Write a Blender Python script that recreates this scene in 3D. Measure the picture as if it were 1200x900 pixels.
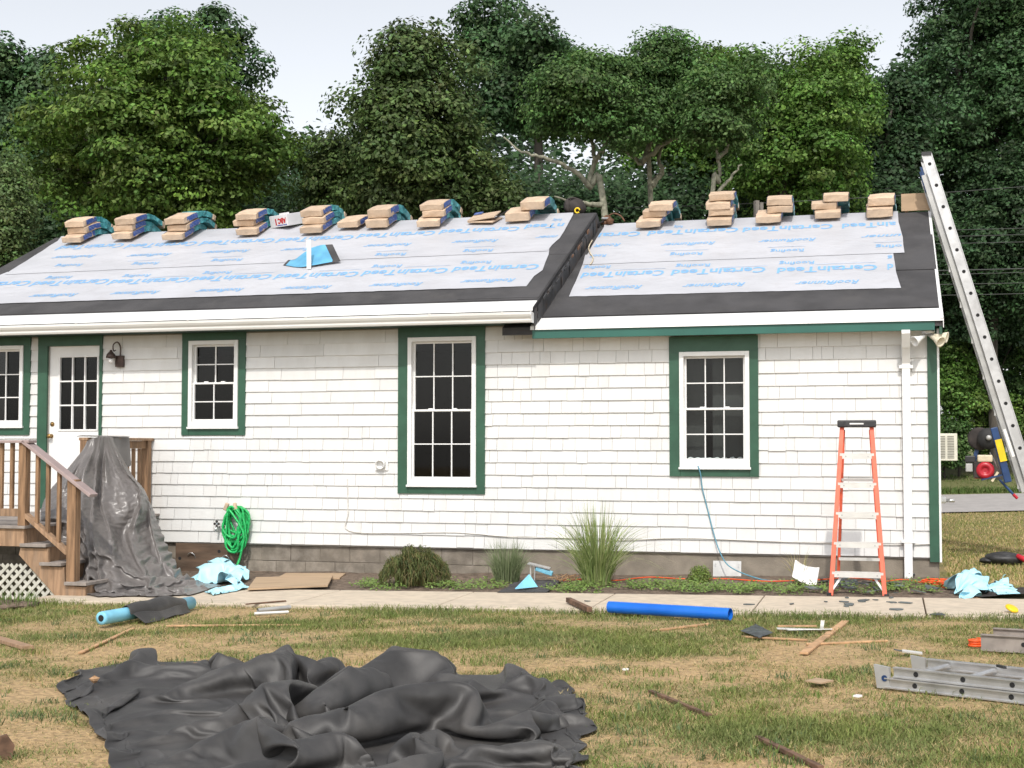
import bpy, bmesh, math, random
import numpy as np
from mathutils import Vector, Matrix, Euler

for o in list(bpy.data.objects):
    bpy.data.objects.remove(o)
scene = bpy.context.scene
COL = scene.collection
R = math.radians

# ---------------------------------------------------------------- camera
F = 1600.0                      # focal length in photo pixels (1200 wide)
PITCH = math.atan(72 / F)
CZ = 1.5
cam_d = bpy.data.cameras.new('camera')
cam = bpy.data.objects.new('camera', cam_d)
COL.objects.link(cam)
cam.location = (0, 0, CZ)
cam.rotation_euler = (R(90) + PITCH, 0, 0)
cam_d.sensor_width = 36.0
cam_d.lens = 36.0 * F / 1200.0
cam_d.clip_end = 2000.0
scene.camera = cam
scene.render.resolution_x = 1024
scene.render.resolution_y = 768

# ---------------------------------------------------------------- light
TH = R(15.4)                    # the house front is turned this far from the picture plane
E1 = np.array([math.cos(TH), -math.sin(TH), 0.0])
E2 = np.array([math.sin(TH), math.cos(TH), 0.0])
SUN_EL = R(47)
_a = -E2 * math.cos(R(9)) + E1 * math.sin(R(9))
SUN = Vector((_a[0] * math.cos(SUN_EL), _a[1] * math.cos(SUN_EL), math.sin(SUN_EL)))
sun_d = bpy.data.lights.new('sun', 'SUN')
sun_d.energy = 5.0
sun_d.angle = R(1.0)
sun_d.color = (1.0, 0.95, 0.88)
sun = bpy.data.objects.new('sun', sun_d)
COL.objects.link(sun)
sun.location = (0, -10, 30)
sun.rotation_euler = SUN.to_track_quat('Z', 'Y').to_euler()

world = bpy.data.worlds.new('World')
scene.world = world
world.use_nodes = True
wn = world.node_tree
wn.nodes.clear()
w_out = wn.nodes.new('ShaderNodeOutputWorld')
w_bg = wn.nodes.new('ShaderNodeBackground')
w_sky = wn.nodes.new('ShaderNodeTexSky')
w_sky.sky_type = 'NISHITA'
w_sky.sun_disc = False
w_sky.sun_elevation = SUN_EL
w_sky.sun_rotation = math.atan2(SUN.x, SUN.y)
w_sky.air_density = 1.0
w_sky.dust_density = 2.0
w_sky.ozone_density = 1.0
w_hs = wn.nodes.new('ShaderNodeHueSaturation')   # thin high cloud: the whole sky is whitened evenly
w_hs.inputs['Saturation'].default_value = 0.22
w_hs.inputs['Value'].default_value = 3.1
w_bg.inputs['Strength'].default_value = 0.135
wn.links.new(w_sky.outputs[0], w_hs.inputs['Color'])
wn.links.new(w_hs.outputs[0], w_bg.inputs['Color'])
wn.links.new(w_bg.outputs[0], w_out.inputs['Surface'])

scene.view_settings.view_transform = 'Standard'
scene.view_settings.look = 'None'
scene.view_settings.exposure = -0.98
scene.view_settings.gamma = 1.0
scene.view_settings.use_curve_mapping = False

# ---------------------------------------------------------------- pixel -> place
_c, _s = math.cos(PITCH), math.sin(PITCH)
D0 = 15.2
C0 = np.array([D0 * (1099 - 600) / F, D0, 0.0])          # right front corner of the house
CAM = np.array([0, 0, CZ])

def gz(X):
    return 0.0165 * (np.clip(X, -14, 16) - 4.6)
def ray(x, y):
    a = (x - 600) / F; b = -(y - 450) / F
    return np.array([a, _c - b * _s, _s + b * _c])
def pxscale(P):
    return F / (float(P[1]) * _c)
def proj(P):
    d = np.array(P, float) - CAM
    z = d[1] * _c + d[2] * _s; y = -d[1] * _s + d[2] * _c
    return 600 + F * d[0] / z, 450 - F * y / z
def ground_at(x, y):
    r = ray(x, y)
    t = (CZ + 0.0165 * 4.6) / (0.0165 * r[0] - r[2])
    return CAM + t * r
def plane_at(x, y, p, n):
    r = ray(x, y)
    return CAM + r * (((np.array(p) - CAM) @ np.array(n)) / (r @ np.array(n)))
def depth_at(x, y, D):
    r = ray(x, y)
    return CAM + r * (D / r[1])
def H2W(h):
    return C0 + h[0] * E1 + h[1] * E2 + np.array([0, 0, h[2]])
def W2H(P):
    d = np.array(P) - C0
    return np.array([d @ E1, d @ E2, d[2]])
def wall_at(x, y, off=0.0):
    return W2H(plane_at(x, y, C0 + off * E2, E2))
SL = 0.47                                                # roof slope
ROOF_L = dict(hy=-0.38, hz=3.12, ridge=3.32)
ROOF_R = dict(hy=-0.28, hz=2.90, ridge=3.58)
def roof_z(roof, hy):
    return roof['hz'] + SL * (hy - roof['hy'])
def roof_at(roof, x, y):
    n = -SL * E2 + np.array([0, 0, 1.0])
    return W2H(plane_at(x, y, C0 + roof['hy'] * E2 + np.array([0, 0, roof['hz']]), n))

# ---------------------------------------------------------------- helpers
rng = np.random.default_rng(7)
random.seed(7)

def tag(o, label=None, cat=None, group=None, kind=None):
    if label: o['label'] = label
    if cat: o['category'] = cat
    if group: o['group'] = group
    if kind: o['kind'] = kind
    return o
def empty(name, loc=(0, 0, 0), rz=0.0, label=None, cat=None, group=None):
    o = bpy.data.objects.new(name, None)
    COL.objects.link(o)
    o.location = [float(v) for v in loc]
    o.rotation_euler = (0, 0, rz)
    o.empty_display_size = 0.1
    return tag(o, label, cat, group)
def link(name, mesh, parent=None, loc=None, rot=None):
    o = bpy.data.objects.new(name, mesh)
    COL.objects.link(o)
    if parent: o.parent = parent
    if loc is not None: o.location = [float(v) for v in loc]
    if rot is not None: o.rotation_euler = rot
    return o
def copy_tree(o, parent=None):
    c = o.copy(); COL.objects.link(c); c.parent = parent
    for ch in list(o.children):
        copy_tree(ch, c)
    return c
def frame_of(d, up=(0, 0, 1)):
    d = Vector(d).normalized(); u = Vector(up)
    if abs(d.dot(u)) > 0.98: u = Vector((1, 0, 0))
    s = d.cross(u).normalized(); t = s.cross(d).normalized()
    return s, t, d

class MB:
    def __init__(self): self.v = []; self.f = []; self.smooth = False
    def add(self, vs, fs):
        n = len(self.v)
        self.v += [tuple(float(c) for c in v) for v in vs]
        self.f += [tuple(i + n for i in f) for f in fs]
        return self
    def box(self, c, s, rot=None):
        vs = [Vector((x * s[0] / 2, y * s[1] / 2, z * s[2] / 2)) for x in (-1, 1) for y in (-1, 1) for z in (-1, 1)]
        if rot is not None:
            m = rot if isinstance(rot, Matrix) else Euler(rot).to_matrix()
            vs = [m @ v for v in vs]
        c = Vector(c)
        return self.add([v + c for v in vs], [(0, 1, 3, 2), (4, 6, 7, 5), (0, 4, 5, 1), (2, 3, 7, 6), (0, 2, 6, 4), (1, 5, 7, 3)])
    def span(self, a, b):
        return self.box([(a[i] + b[i]) / 2 for i in range(3)], [abs(b[i] - a[i]) for i in range(3)])
    def bar(self, a, b, w, h, up=(0, 0, 1)):
        a, b = Vector(a), Vector(b)
        s, t, d = frame_of(b - a, up)
        vs = []
        for p in (a, b):
            for x, y in ((-1, -1), (1, -1), (1, 1), (-1, 1)):
                vs.append(p + s * x * w / 2 + t * y * h / 2)
        return self.add(vs, [(0, 3, 2, 1), (4, 5, 6, 7), (0, 1, 5, 4), (1, 2, 6, 5), (2, 3, 7, 6), (3, 0, 4, 7)])
    def tube(self, pts, r, n=8, cap=True):
        pts = [Vector(p) for p in pts]
        rs = r if isinstance(r, (list, tuple, np.ndarray)) else [r] * len(pts)
        vs = []; prev = None
        for i, p in enumerate(pts):
            d = (pts[min(i + 1, len(pts) - 1)] - pts[max(i - 1, 0)])
            if d.length < 1e-9: d = Vector((0, 0, 1))
            d.normalize()
            if prev is None:
                s, t, _ = frame_of(d)
            else:
                s = (prev - d * prev.dot(d))
                if s.length < 1e-6: s, t, _ = frame_of(d)
                s.normalize(); t = s.cross(d)
            prev = s
            for k in range(n):
                a = 2 * math.pi * k / n
                vs.append(p + (s * math.cos(a) + t * math.sin(a)) * float(rs[i]))
        fs = []
        for i in range(len(pts) - 1):
            for k in range(n):
                k2 = (k + 1) % n
                fs.append((i * n + k, i * n + k2, (i + 1) * n + k2, (i + 1) * n + k))
        if cap:
            fs.append(tuple(range(n))[::-1])
            fs.append(tuple((len(pts) - 1) * n + k for k in range(n)))
        return self.add(vs, fs)
    def lathe(self, c, prof, n=16, axis=(0, 0, 1)):
        s, t, d = frame_of(axis, (0, 1, 0) if abs(axis[2]) > .9 else (0, 0, 1))
        c = Vector(c); vs = []; fs = []
        for r, h in prof:
            for k in range(n):
                a = 2 * math.pi * k / n
                vs.append(c + d * h + (s * math.cos(a) + t * math.sin(a)) * r)
        for i in range(len(prof) - 1):
            for k in range(n):
                k2 = (k + 1) % n
                fs.append((i * n + k, i * n + k2, (i + 1) * n + k2, (i + 1) * n + k))
        fs.append(tuple(range(n))[::-1]); fs.append(tuple((len(prof) - 1) * n + k for k in range(n)))
        return self.add(vs, fs)
    def prism(self, poly, a, b, axis=1):
        """polygon of (p,q) extruded along axis from a to b; axis 1: p=x,q=z"""
        n = len(poly); vs = []
        for w in (a, b):
            for p, q in poly:
                vs.append({0: (w, p, q), 1: (p, w, q), 2: (p, q, w)}[axis])
        fs = [tuple(range(n)), tuple(range(2 * n - 1, n - 1, -1))]
        for i in range(n):
            j = (i + 1) % n
            fs.append((i, i + n, j + n, j))
        return self.add(vs, fs)
    def mesh(self, name, mat, smooth=False, fix=True):
        me = bpy.data.meshes.new(name)
        me.from_pydata(self.v, [], self.f)
        if fix:
            bm = bmesh.new(); bm.from_mesh(me)
            bmesh.ops.recalc_face_normals(bm, faces=bm.faces)
            bm.to_mesh(me); bm.free()
        if mat: me.materials.append(MAT[mat] if isinstance(mat, str) else mat)
        if smooth:
            me.polygons.foreach_set('use_smooth', [True] * len(me.polygons))
        me.update()
        return me
    def build(self, name, mat, parent=None, loc=None, rot=None, smooth=False, bevel=0, kind=None, label=None, cat=None, group=None):
        o = link(name, self.mesh(name, mat, smooth), parent, loc, rot)
        if bevel:
            b = o.modifiers.new('bevel', 'BEVEL'); b.width = bevel; b.segments = 2; b.limit_method = 'ANGLE'
        if smooth == 'auto':
            pass
        return tag(o, label, cat, group, kind)

def curve_pts(pts, n=8):
    """Catmull-Rom through the points"""
    P = [np.array(p, float) for p in pts]
    P = [2 * P[0] - P[1]] + P + [2 * P[-1] - P[-2]]
    out = []
    for i in range(1, len(P) - 2):
        for k in range(n):
            t = k / n
            a, b, c, d = P[i - 1], P[i], P[i + 1], P[i + 2]
            out.append(0.5 * ((2 * b) + (c - a) * t + (2 * a - 5 * b + 4 * c - d) * t * t + (3 * b - a - 3 * c + d) * t ** 3))
    out.append(P[-2])
    return out

def grid_mesh(name, P, mat, smooth=True, thick=0):
    """P: (n,m,3) array"""
    n, m = P.shape[:2]
    idx = np.arange(n * m).reshape(n, m)
    q = np.stack([idx[:-1, :-1], idx[1:, :-1], idx[1:, 1:], idx[:-1, 1:]], -1).reshape(-1, 4)
    return quad_mesh(name, P.reshape(-1, 3), q, mat, smooth)
def quad_mesh(name, V, Q, mat, smooth=False, col=None):
    me = bpy.data.meshes.new(name)
    V = np.ascontiguousarray(V, dtype=np.float32); Q = np.ascontiguousarray(Q, dtype=np.int32)
    k = Q.shape[1]
    me.vertices.add(len(V)); me.vertices.foreach_set('co', V.ravel())
    me.loops.add(Q.size); me.loops.foreach_set('vertex_index', Q.ravel())
    me.polygons.add(len(Q))
    me.polygons.foreach_set('loop_start', np.arange(0, Q.size, k, dtype=np.int32))
    me.polygons.foreach_set('loop_total', np.full(len(Q), k, dtype=np.int32))
    if smooth: me.polygons.foreach_set('use_smooth', np.ones(len(Q), dtype=bool))
    if col is not None:
        a = me.color_attributes.new('Col', 'FLOAT_COLOR', 'POINT')
        c4 = np.ones((len(V), 4), dtype=np.float32); c4[:, :3] = col
        a.data.foreach_set('color', c4.ravel())
    if mat: me.materials.append(MAT[mat] if isinstance(mat, str) else mat)
    me.update(); me.validate()
    return me

_tab = np.random.default_rng(99).random((64, 64))
def vnoise(x, y, seed=0):
    x = np.asarray(x, float) + seed * 17.31; y = np.asarray(y, float) + seed * 9.77
    xi = np.floor(x).astype(int); yi = np.floor(y).astype(int)
    fx = x - xi; fy = y - yi
    fx = fx * fx * (3 - 2 * fx); fy = fy * fy * (3 - 2 * fy)
    g = lambda i, j: _tab[(i + seed * 7) % 64, (j + seed * 13) % 64]
    return (g(xi, yi) * (1 - fx) + g(xi + 1, yi) * fx) * (1 - fy) + (g(xi, yi + 1) * (1 - fx) + g(xi + 1, yi + 1) * fx) * fy
def fbm(x, y, seed=0, oct=4):
    s = 0; a = 0.5
    for k in range(oct):
        s = s + a * vnoise(x * 2 ** k, y * 2 ** k, seed + k); a *= 0.5
    return s / (1 - 0.5 ** oct)

# ---------------------------------------------------------------- materials
MAT = {}
def nd(nt, typ, **kw):
    n = nt.nodes.new(typ)
    for k, v in kw.items():
        if k in n.inputs: n.inputs[k].default_value = v
        else: setattr(n, k, v)
    return n
def mat(name, col, rough=0.7, metal=0.0, var=0.12, scale=6.0, col2=None, bump=0.0, bscale=40.0, stretch=(1, 1, 1),
        stain=None, stain_scale=1.5, stain_amt=0.5, spec=0.5, rand=0.0, attr=None, coat=0.0, bdist=0.01, detail=4.0):
    m = bpy.data.materials.new(name); m.use_nodes = True
    nt = m.node_tree; nt.nodes.clear(); L = nt.links.new
    out = nd(nt, 'ShaderNodeOutputMaterial'); b = nd(nt, 'ShaderNodeBsdfPrincipled')
    L(b.outputs[0], out.inputs[0])
    b.inputs['Roughness'].default_value = rough; b.inputs['Metallic'].default_value = metal
    b.inputs['Specular IOR Level'].default_value = spec
    b.inputs['Coat Weight'].default_value = coat
    tc = nd(nt, 'ShaderNodeTexCoord'); mp = nd(nt, 'ShaderNodeMapping'); mp.inputs['Scale'].default_value = stretch
    L(tc.outputs['Object'], mp.inputs[0])
    n1 = nd(nt, 'ShaderNodeTexNoise'); n1.inputs['Scale'].default_value = scale; n1.inputs['Detail'].default_value = detail
    L(mp.outputs[0], n1.inputs['Vector'])
    c = np.array(col, float)
    ca = c * (1 - var); cb = np.array(col2, float) if col2 is not None else np.minimum(c * (1 + var), 1)
    ramp = nd(nt, 'ShaderNodeValToRGB')
    ramp.color_ramp.elements[0].position = 0.36; ramp.color_ramp.elements[1].position = 0.64
    ramp.color_ramp.elements[0].color = (*ca, 1); ramp.color_ramp.elements[1].color = (*cb, 1)
    L(n1.outputs['Fac'], ramp.inputs[0]); cur = ramp.outputs[0]
    if attr:
        at = nd(nt, 'ShaderNodeAttribute', attribute_name=attr)
        mx = nd(nt, 'ShaderNodeMix', data_type='RGBA', blend_type='MULTIPLY'); mx.inputs[0].default_value = 1
        L(at.outputs['Color'], mx.inputs[6]); L(cur, mx.inputs[7]); cur = mx.outputs[2]
    if stain is not None:
        n2 = nd(nt, 'ShaderNodeTexNoise'); n2.inputs['Scale'].default_value = stain_scale; n2.inputs['Detail'].default_value = 6; n2.inputs['Roughness'].default_value = .65
        L(mp.outputs[0], n2.inputs['Vector'])
        r2 = nd(nt, 'ShaderNodeValToRGB'); r2.color_ramp.elements[0].position = .5; r2.color_ramp.elements[1].position = .72
        r2.color_ramp.elements[1].color = (stain_amt,) * 3 + (1,); r2.color_ramp.elements[0].color = (0, 0, 0, 1)
        L(n2.outputs['Fac'], r2.inputs[0])
        mx = nd(nt, 'ShaderNodeMix', data_type='RGBA'); L(r2.outputs[0], mx.inputs[0]); L(cur, mx.inputs[6]); mx.inputs[7].default_value = (*stain, 1)
        cur = mx.outputs[2]
    if rand:
        oi = nd(nt, 'ShaderNodeObjectInfo'); mr = nd(nt, 'ShaderNodeMapRange'); mr.inputs[3].default_value = 1 - rand; mr.inputs[4].default_value = 1 + rand
        L(oi.outputs['Random'], mr.inputs[0])
        mx = nd(nt, 'ShaderNodeMix', data_type='RGBA', blend_type='MULTIPLY'); mx.inputs[0].default_value = 1
        L(cur, mx.inputs[6]); L(mr.outputs[0], mx.inputs[7]); cur = mx.outputs[2]
    L(cur, b.inputs['Base Color'])
    if bump:
        n3 = nd(nt, 'ShaderNodeTexNoise'); n3.inputs['Scale'].default_value = bscale; n3.inputs['Detail'].default_value = 5
        L(mp.outputs[0], n3.inputs['Vector'])
        bp = nd(nt, 'ShaderNodeBump'); bp.inputs['Strength'].default_value = bump; bp.inputs['Distance'].default_value = bdist
        L(n3.outputs['Fac'], bp.inputs['Height']); L(bp.outputs[0], b.inputs['Normal'])
    MAT[name] = m
    return m
def leaf_mat(name, transl=0.3, rough=0.6):
    m = bpy.data.materials.new(name); m.use_nodes = True
    nt = m.node_tree; nt.nodes.clear(); L = nt.links.new
    out = nd(nt, 'ShaderNodeOutputMaterial'); b = nd(nt, 'ShaderNodeBsdfPrincipled'); t = nd(nt, 'ShaderNodeBsdfTranslucent'); mx = nd(nt, 'ShaderNodeMixShader')
    at = nd(nt, 'ShaderNodeAttribute', attribute_name='Col')
    b.inputs['Roughness'].default_value = rough; b.inputs['Specular IOR Level'].default_value = .35
    L(at.outputs['Color'], b.inputs['Base Color']); L(at.outputs['Color'], t.inputs['Color'])
    mx.inputs[0].default_value = transl
    L(b.outputs[0], mx.inputs[1]); L(t.outputs[0], mx.inputs[2]); L(mx.outputs[0], out.inputs[0])
    MAT[name] = m
def glass_mat(name, tint=(.75, .8, .8)):
    m = bpy.data.materials.new(name); m.use_nodes = True
    nt = m.node_tree; nt.nodes.clear(); L = nt.links.new
    out = nd(nt, 'ShaderNodeOutputMaterial'); g = nd(nt, 'ShaderNodeBsdfGlossy'); t = nd(nt, 'ShaderNodeBsdfTransparent'); mx = nd(nt, 'ShaderNodeMixShader'); fr = nd(nt, 'ShaderNodeFresnel')
    fr.inputs[0].default_value = 1.42; g.inputs['Roughness'].default_value = .03; t.inputs[0].default_value = (*tint, 1)
    L(fr.outputs[0], mx.inputs[0]); L(t.outputs[0], mx.inputs[1]); L(g.outputs[0], mx.inputs[2]); L(mx.outputs[0], out.inputs[0])
    MAT[name] = m

mat('siding', (.685, .683, .67), .55, var=.03, scale=3, bump=.25, bscale=35, stretch=(1, 1, .35), stain=(.50, .47, .42), stain_scale=2.3, stain_amt=.3, rand=.05)
mat('sheathing', (.30, .28, .25), .9)
mat('green_trim', (.026, .088, .052), .45, var=.12, scale=5, bump=.1, bscale=30, stain=(.06, .14, .095), stain_amt=.3, stain_scale=3)
mat('green_fascia', (.024, .118, .092), .45, var=.08, scale=3)
mat('white_vinyl', (.78, .78, .77), .35, var=.03, scale=4)
mat('white_metal', (.80, .80, .79), .38, var=.04, scale=2, stain=(.55, .53, .5), stain_amt=.25, stain_scale=2, stretch=(.3, 1, 1))
mat('gutter_metal', (.72, .715, .69), .4, var=.05, scale=2, stain=(.42, .38, .32), stain_amt=.45, stain_scale=2, stretch=(.15, 1, 1))
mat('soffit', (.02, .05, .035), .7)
mat('membrane', (.055, .053, .055), .85, var=.2, scale=2.2, bump=.5, bscale=160, stain=(.085, .08, .078), stain_scale=2.6, stain_amt=.55)
mat('underlayment', (.485, .49, .52), .5, var=.05, scale=1.3, bump=.7, bdist=.02, bscale=5, stain=(.38, .37, .38), stain_scale=3.2, stain_amt=.35, stretch=(1, 1.6, 1))
mat('print_blue', (.20, .42, .70), .55, var=.12, scale=8)
mat('print_grey', (.45, .52, .64), .6)
mat('old_wood', (.16, .085, .05), .9, var=.4, scale=12)
mat('flash_dark', (.05, .05, .052), .8, var=.3, scale=6, stain=(.17, .10, .06), stain_amt=.5, stain_scale=5)
mat('concrete', (.56, .475, .37), .9, var=.08, scale=9, bump=.25, bscale=120, stain=(.36, .32, .26), stain_scale=1.6, stain_amt=.35)
mat('block', (.205, .178, .145), .95, var=.2, scale=7, bump=.5, bscale=70, stain=(.30, .27, .235), stain_scale=3.5, stain_amt=.75, rand=.15)
mat('mortar', (.19, .165, .135), .95, var=.2)
mat('foundation', (.235, .205, .165), .95, var=.14, scale=5, bump=.4, bscale=60, stain=(.15, .125, .10), stain_scale=2, stain_amt=.6)
mat('panel_wood', (.115, .075, .05), .9, var=.35, scale=5, stretch=(.3, 1, 2), stain=(.2, .16, .12), stain_amt=.5, stain_scale=4)
mat('deck_wood', (.30, .19, .115), .85, var=.25, scale=9, stretch=(3, 3, .4), bump=.3, bscale=50, stain=(.21, .16, .12), stain_amt=.6, stain_scale=4, rand=.15)
mat('post_wood', (.26, .155, .085), .8, var=.3, scale=10, stretch=(3, 3, .35), bump=.3, bscale=40, rand=.1)
mat('rail_grey', (.36, .28, .27), .6, var=.08, scale=6)
mat('tread_grey', (.27, .235, .21), .85, var=.2, scale=8)
mat('plywood', (.42, .30, .19), .85, var=.18, scale=4, stretch=(.5, 3, 1), stain=(.25, .17, .11), stain_amt=.5, stain_scale=4)
mat('lath', (.46, .28, .15), .85, var=.25, scale=10, rand=.15)
mat('dark_stick', (.14, .08, .05), .9, var=.4, scale=14)
mat('lattice', (.50, .49, .43), .7, var=.12, scale=8)
mat('room', (.03, .029, .028), .95, var=.1)
mat('curtain', (.05, .05, .047), .95, var=.1)
mat('dark', (.012, .012, .013), .8)
mat('brass', (.42, .26, .10), .35, metal=.9)
mat('bronze', (.075, .05, .043), .5, metal=.4, var=.25, scale=20)
mat('alu', (.56, .56, .56), .42, metal=.75, var=.1, scale=7, stain=(.33, .32, .31), stain_amt=.5, stain_scale=5)
mat('alu_bright', (.70, .69, .66), .4, metal=.45, var=.06, scale=8)
mat('alu_dull', (.47, .47, .46), .55, metal=.5, var=.12, scale=6, stain=(.3, .29, .27), stain_amt=.4)
mat('fibre_orange', (.78, .13, .065), .42, var=.06, scale=10, stain=(.6, .2, .12), stain_amt=.3, stain_scale=9)
mat('black_plastic', (.025, .025, .027), .5, var=.2, scale=10, stain=(.16, .16, .16), stain_amt=.25, stain_scale=14)
mat('rubber', (.02, .02, .021), .7)
mat('kraft', (.56, .42, .30), .8, var=.12, scale=7, bump=.6, bscale=14, bdist=.02, rand=.1, stain=(.34, .22, .13), stain_amt=.4, stain_scale=6)
mat('wrap_blue', (.045, .095, .33), .4, var=.15, scale=30, stain=(.5, .53, .62), stain_scale=26, stain_amt=.55, stretch=(1, .5, 1.6))
mat('wrap_teal', (.03, .29, .33), .3, var=.4, scale=9, bump=.7, bscale=16, bdist=.02, col2=(.12, .46, .50), stain=(.35, .6, .63), stain_amt=.4, stain_scale=14)
mat('cyan_film', (.22, .56, .74), .45, var=.12, scale=6, bump=.25, bscale=25)
mat('pale_film', (.42, .72, .82), .5, var=.08, scale=5, bump=.2, bscale=20)
mat('flap_blue', (.11, .36, .56), .5, var=.14, scale=5, stain=(.22, .5, .68), stain_amt=.4, stain_scale=2)
mat('tube_blue', (.005, .13, .60), .35, var=.1, scale=4, stain=(.03, .2, .62), stain_amt=.4, stain_scale=3)
mat('box_white', (.72, .71, .71), .6, var=.04)
mat('ink_red', (.50, .03, .03), .6)
mat('ink_blue', (.05, .07, .30), .6)
mat('hose_green', (.02, .42, .11), .45, var=.25, scale=40)
mat('leather', (.13, .06, .03), .7, var=.3, scale=15)
mat('bag_dark', (.035, .028, .026), .8, var=.3, scale=10)
mat('yellow', (.80, .55, .01), .45)
mat('orange', (.80, .10, .015), .5)
mat('engine_red', (.45, .015, .03), .35, var=.1)
mat('hoist_blue', (.012, .045, .14), .45, var=.2, scale=9)
mat('cream', (.62, .53, .38), .5)
mat('flood_cream', (.76, .70, .55), .5)
mat('chrome', (.6, .6, .6), .25, metal=.9)
mat('tarp_fore', (.047, .045, .044), .50, var=.22, scale=5, bump=.22, bscale=240, stain=(.105, .098, .09), stain_scale=2.6, stain_amt=.6, spec=.5)
mat('tarp_porch', (.155, .142, .136), .32, var=.10, scale=5, bump=.35, bdist=.01, bscale=30, stain=(.11, .10, .096), stain_scale=2.2, stain_amt=.4, spec=.55)
mat('ac_cream', (.62, .60, .51), .5)
mat('ac_dark', (.18, .175, .15), .6)
mat('paper_white', (.80, .79, .78), .8)
mat('cable_white', (.62, .60, .56), .6)
mat('cord_blue', (.10, .27, .36), .5)
mat('slate_bit', (.10, .115, .115), .85, var=.35, scale=12, rand=.35)
mat('asphalt', (.40, .375, .36), .95, var=.1, scale=4, bump=.2, bscale=90)
mat('wire', (.05, .055, .05), .7)
mat('post_grey', (.20, .18, .16), .9, var=.2)
mat('ground', (.93, .93, .93), .97, var=.38, scale=26, bump=.8, bscale=26, bdist=.03, attr='Col', detail=6)
mat('soil', (.15, .11, .08), .97, var=.4, scale=16, bump=.9, bscale=30, bdist=.03)
mat('bark', (.06, .052, .042), .95, var=.3, scale=8, stretch=(2, 2, .3))
mat('bark_pale', (.27, .265, .20), .95, var=.35, scale=9, stain=(.13, .12, .10), stain_amt=.7, stain_scale=6)
leaf_mat('leaf', .30)
leaf_mat('blade', .2, .7)
glass_mat('glass')
# ================================================================ setting
# -- ground: one sheet, fine in front of the house, coarse out to the horizon
def axis(lo, hi, step, far_lo, far_hi):
    a = list(np.arange(lo, hi + 1e-6, step)); d = step * 1.6; x = lo
    while x > far_lo: x -= d; a.insert(0, x); d *= 1.35
    d = step * 1.6; x = hi
    while x < far_hi: x += d; a.append(x); d *= 1.35
    return np.array(a)
def edge_dist(X, Y):
    """distance (m) in front of the walkway's near edge, along the house normal"""
    return -((X - C0[0]) * E2[0] + (Y - C0[1]) * E2[1]) - 3.32
PATCH = [(620, 757, 1.3, .35, .9), (500, 752, 1.2, .3, .75), (900, 862, .75, .22, 1.0), (870, 860, .4, .2, .8), (80, 722, 1.6, .35, .9), (300, 735, 1.1, .3, .7), (560, 730, .9, .2, .5),
         (795, 805, .25, .1, .6), (1080, 742, 1.0, .25, .5), (960, 800, .3, .15, .35), (720, 760, .5, .2, .5), (1085, 850, .45, .2, .45), (900, 828, .2, .08, .6),
         (30, 850, .6, .3, .15), (760, 765, .5, .2, .4), (700, 745, 1.1, .22, .5), (1000, 730, 1.6, .25, .75), (420, 720, 1.2, .2, .6)]
BARE = [(470, 728, .5, .13, .55), (545, 733, .4, .12, .5), (110, 765, .7, .3, .5), (1040, 770, 1.0, .4, .35), (820, 790, .8, .35, .35), (30, 830, .5, .5, .3), (740, 870, .4, .25, .35), (930, 900, .5, .3, .4), (230, 720, .4, .1, .5)]
_P = [(ground_at(x, y), a, b, w) for x, y, a, b, w in PATCH]
_B = [(ground_at(x, y), a, b, w) for x, y, a, b, w in BARE]
def greenness(X, Y):
    g = 0.95 * fbm(X * .95, Y * 1.5, 3) + .60 * fbm(X * 3.1, Y * 4.2, 5) + .45 * fbm(X * 7.5, Y * 9, 15, 3) - .84
    for P, a, b, w in _P:
        g = g + w * .42 * np.exp(-(((X - P[0]) / a) ** 2 + ((Y - P[1]) / (b * 1.6)) ** 2))
    for P, a, b, w in _B:
        g = g - w * .55 * np.exp(-(((X - P[0]) / a) ** 2 + ((Y - P[1]) / (b * 1.4)) ** 2))
    e = edge_dist(X, Y)
    g = g + .42 * np.exp(-(np.maximum(e, 0) / .26) ** 2) * (.45 + .9 * fbm(X * 2, Y * .5, 8))
    far = np.clip((Y - 15.5) / 4, 0, 1)
    return np.clip(g, -.2, 1.1) * (1 - far) + far * (.55 + .5 * (fbm(X * .8, Y * .5, 11) - .5) + .35 * np.clip((Y - 38) / 2, 0, 1))
gx = axis(-6.0, 7.0, .09, -420, 420); gy = axis(5.6, 19.0, .09, -60, 900)
GX, GY = np.meshgrid(gx, gy, indexing='ij')
GZ = gz(GX) + .03 * (fbm(GX * 1.2, GY * 1.2, 2) - .5) * np.clip((14.5 - GY) * .5, 0, 1) + np.clip((GY - 40.5), 0, 6) * .12
e_ = edge_dist(GX, GY)
GZ = GZ - .05 * np.clip((-e_ + .05) / .1, 0, 1) * (e_ > -4.2)          # the lawn lies a little below walk and bed
G = greenness(GX, GY)
DRY = np.array([.56, .385, .20]); GRN = np.array([.19, .195, .065]); STR = np.array([.38, .265, .135])
t1 = np.clip(G * 1.3, 0, 1)[..., None]
mixn = fbm(GX * 5, GY * 5, 21)[..., None]
gcol = (DRY * (1 - mixn * .45) + STR * mixn * .45) * (1 - t1) + GRN * t1
q = np.arange(GX.size).reshape(GX.shape)
Q = np.stack([q[:-1, :-1], q[1:, :-1], q[1:, 1:], q[:-1, 1:]], -1).reshape(-1, 4)
gm = quad_mesh('ground', np.stack([GX, GY, GZ], -1).reshape(-1, 3), Q, 'ground', True, gcol.reshape(-1, 3))
tag(link('ground', gm), 'patchy dry lawn with green tufts in front of the house', 'ground', kind='structure')

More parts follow.
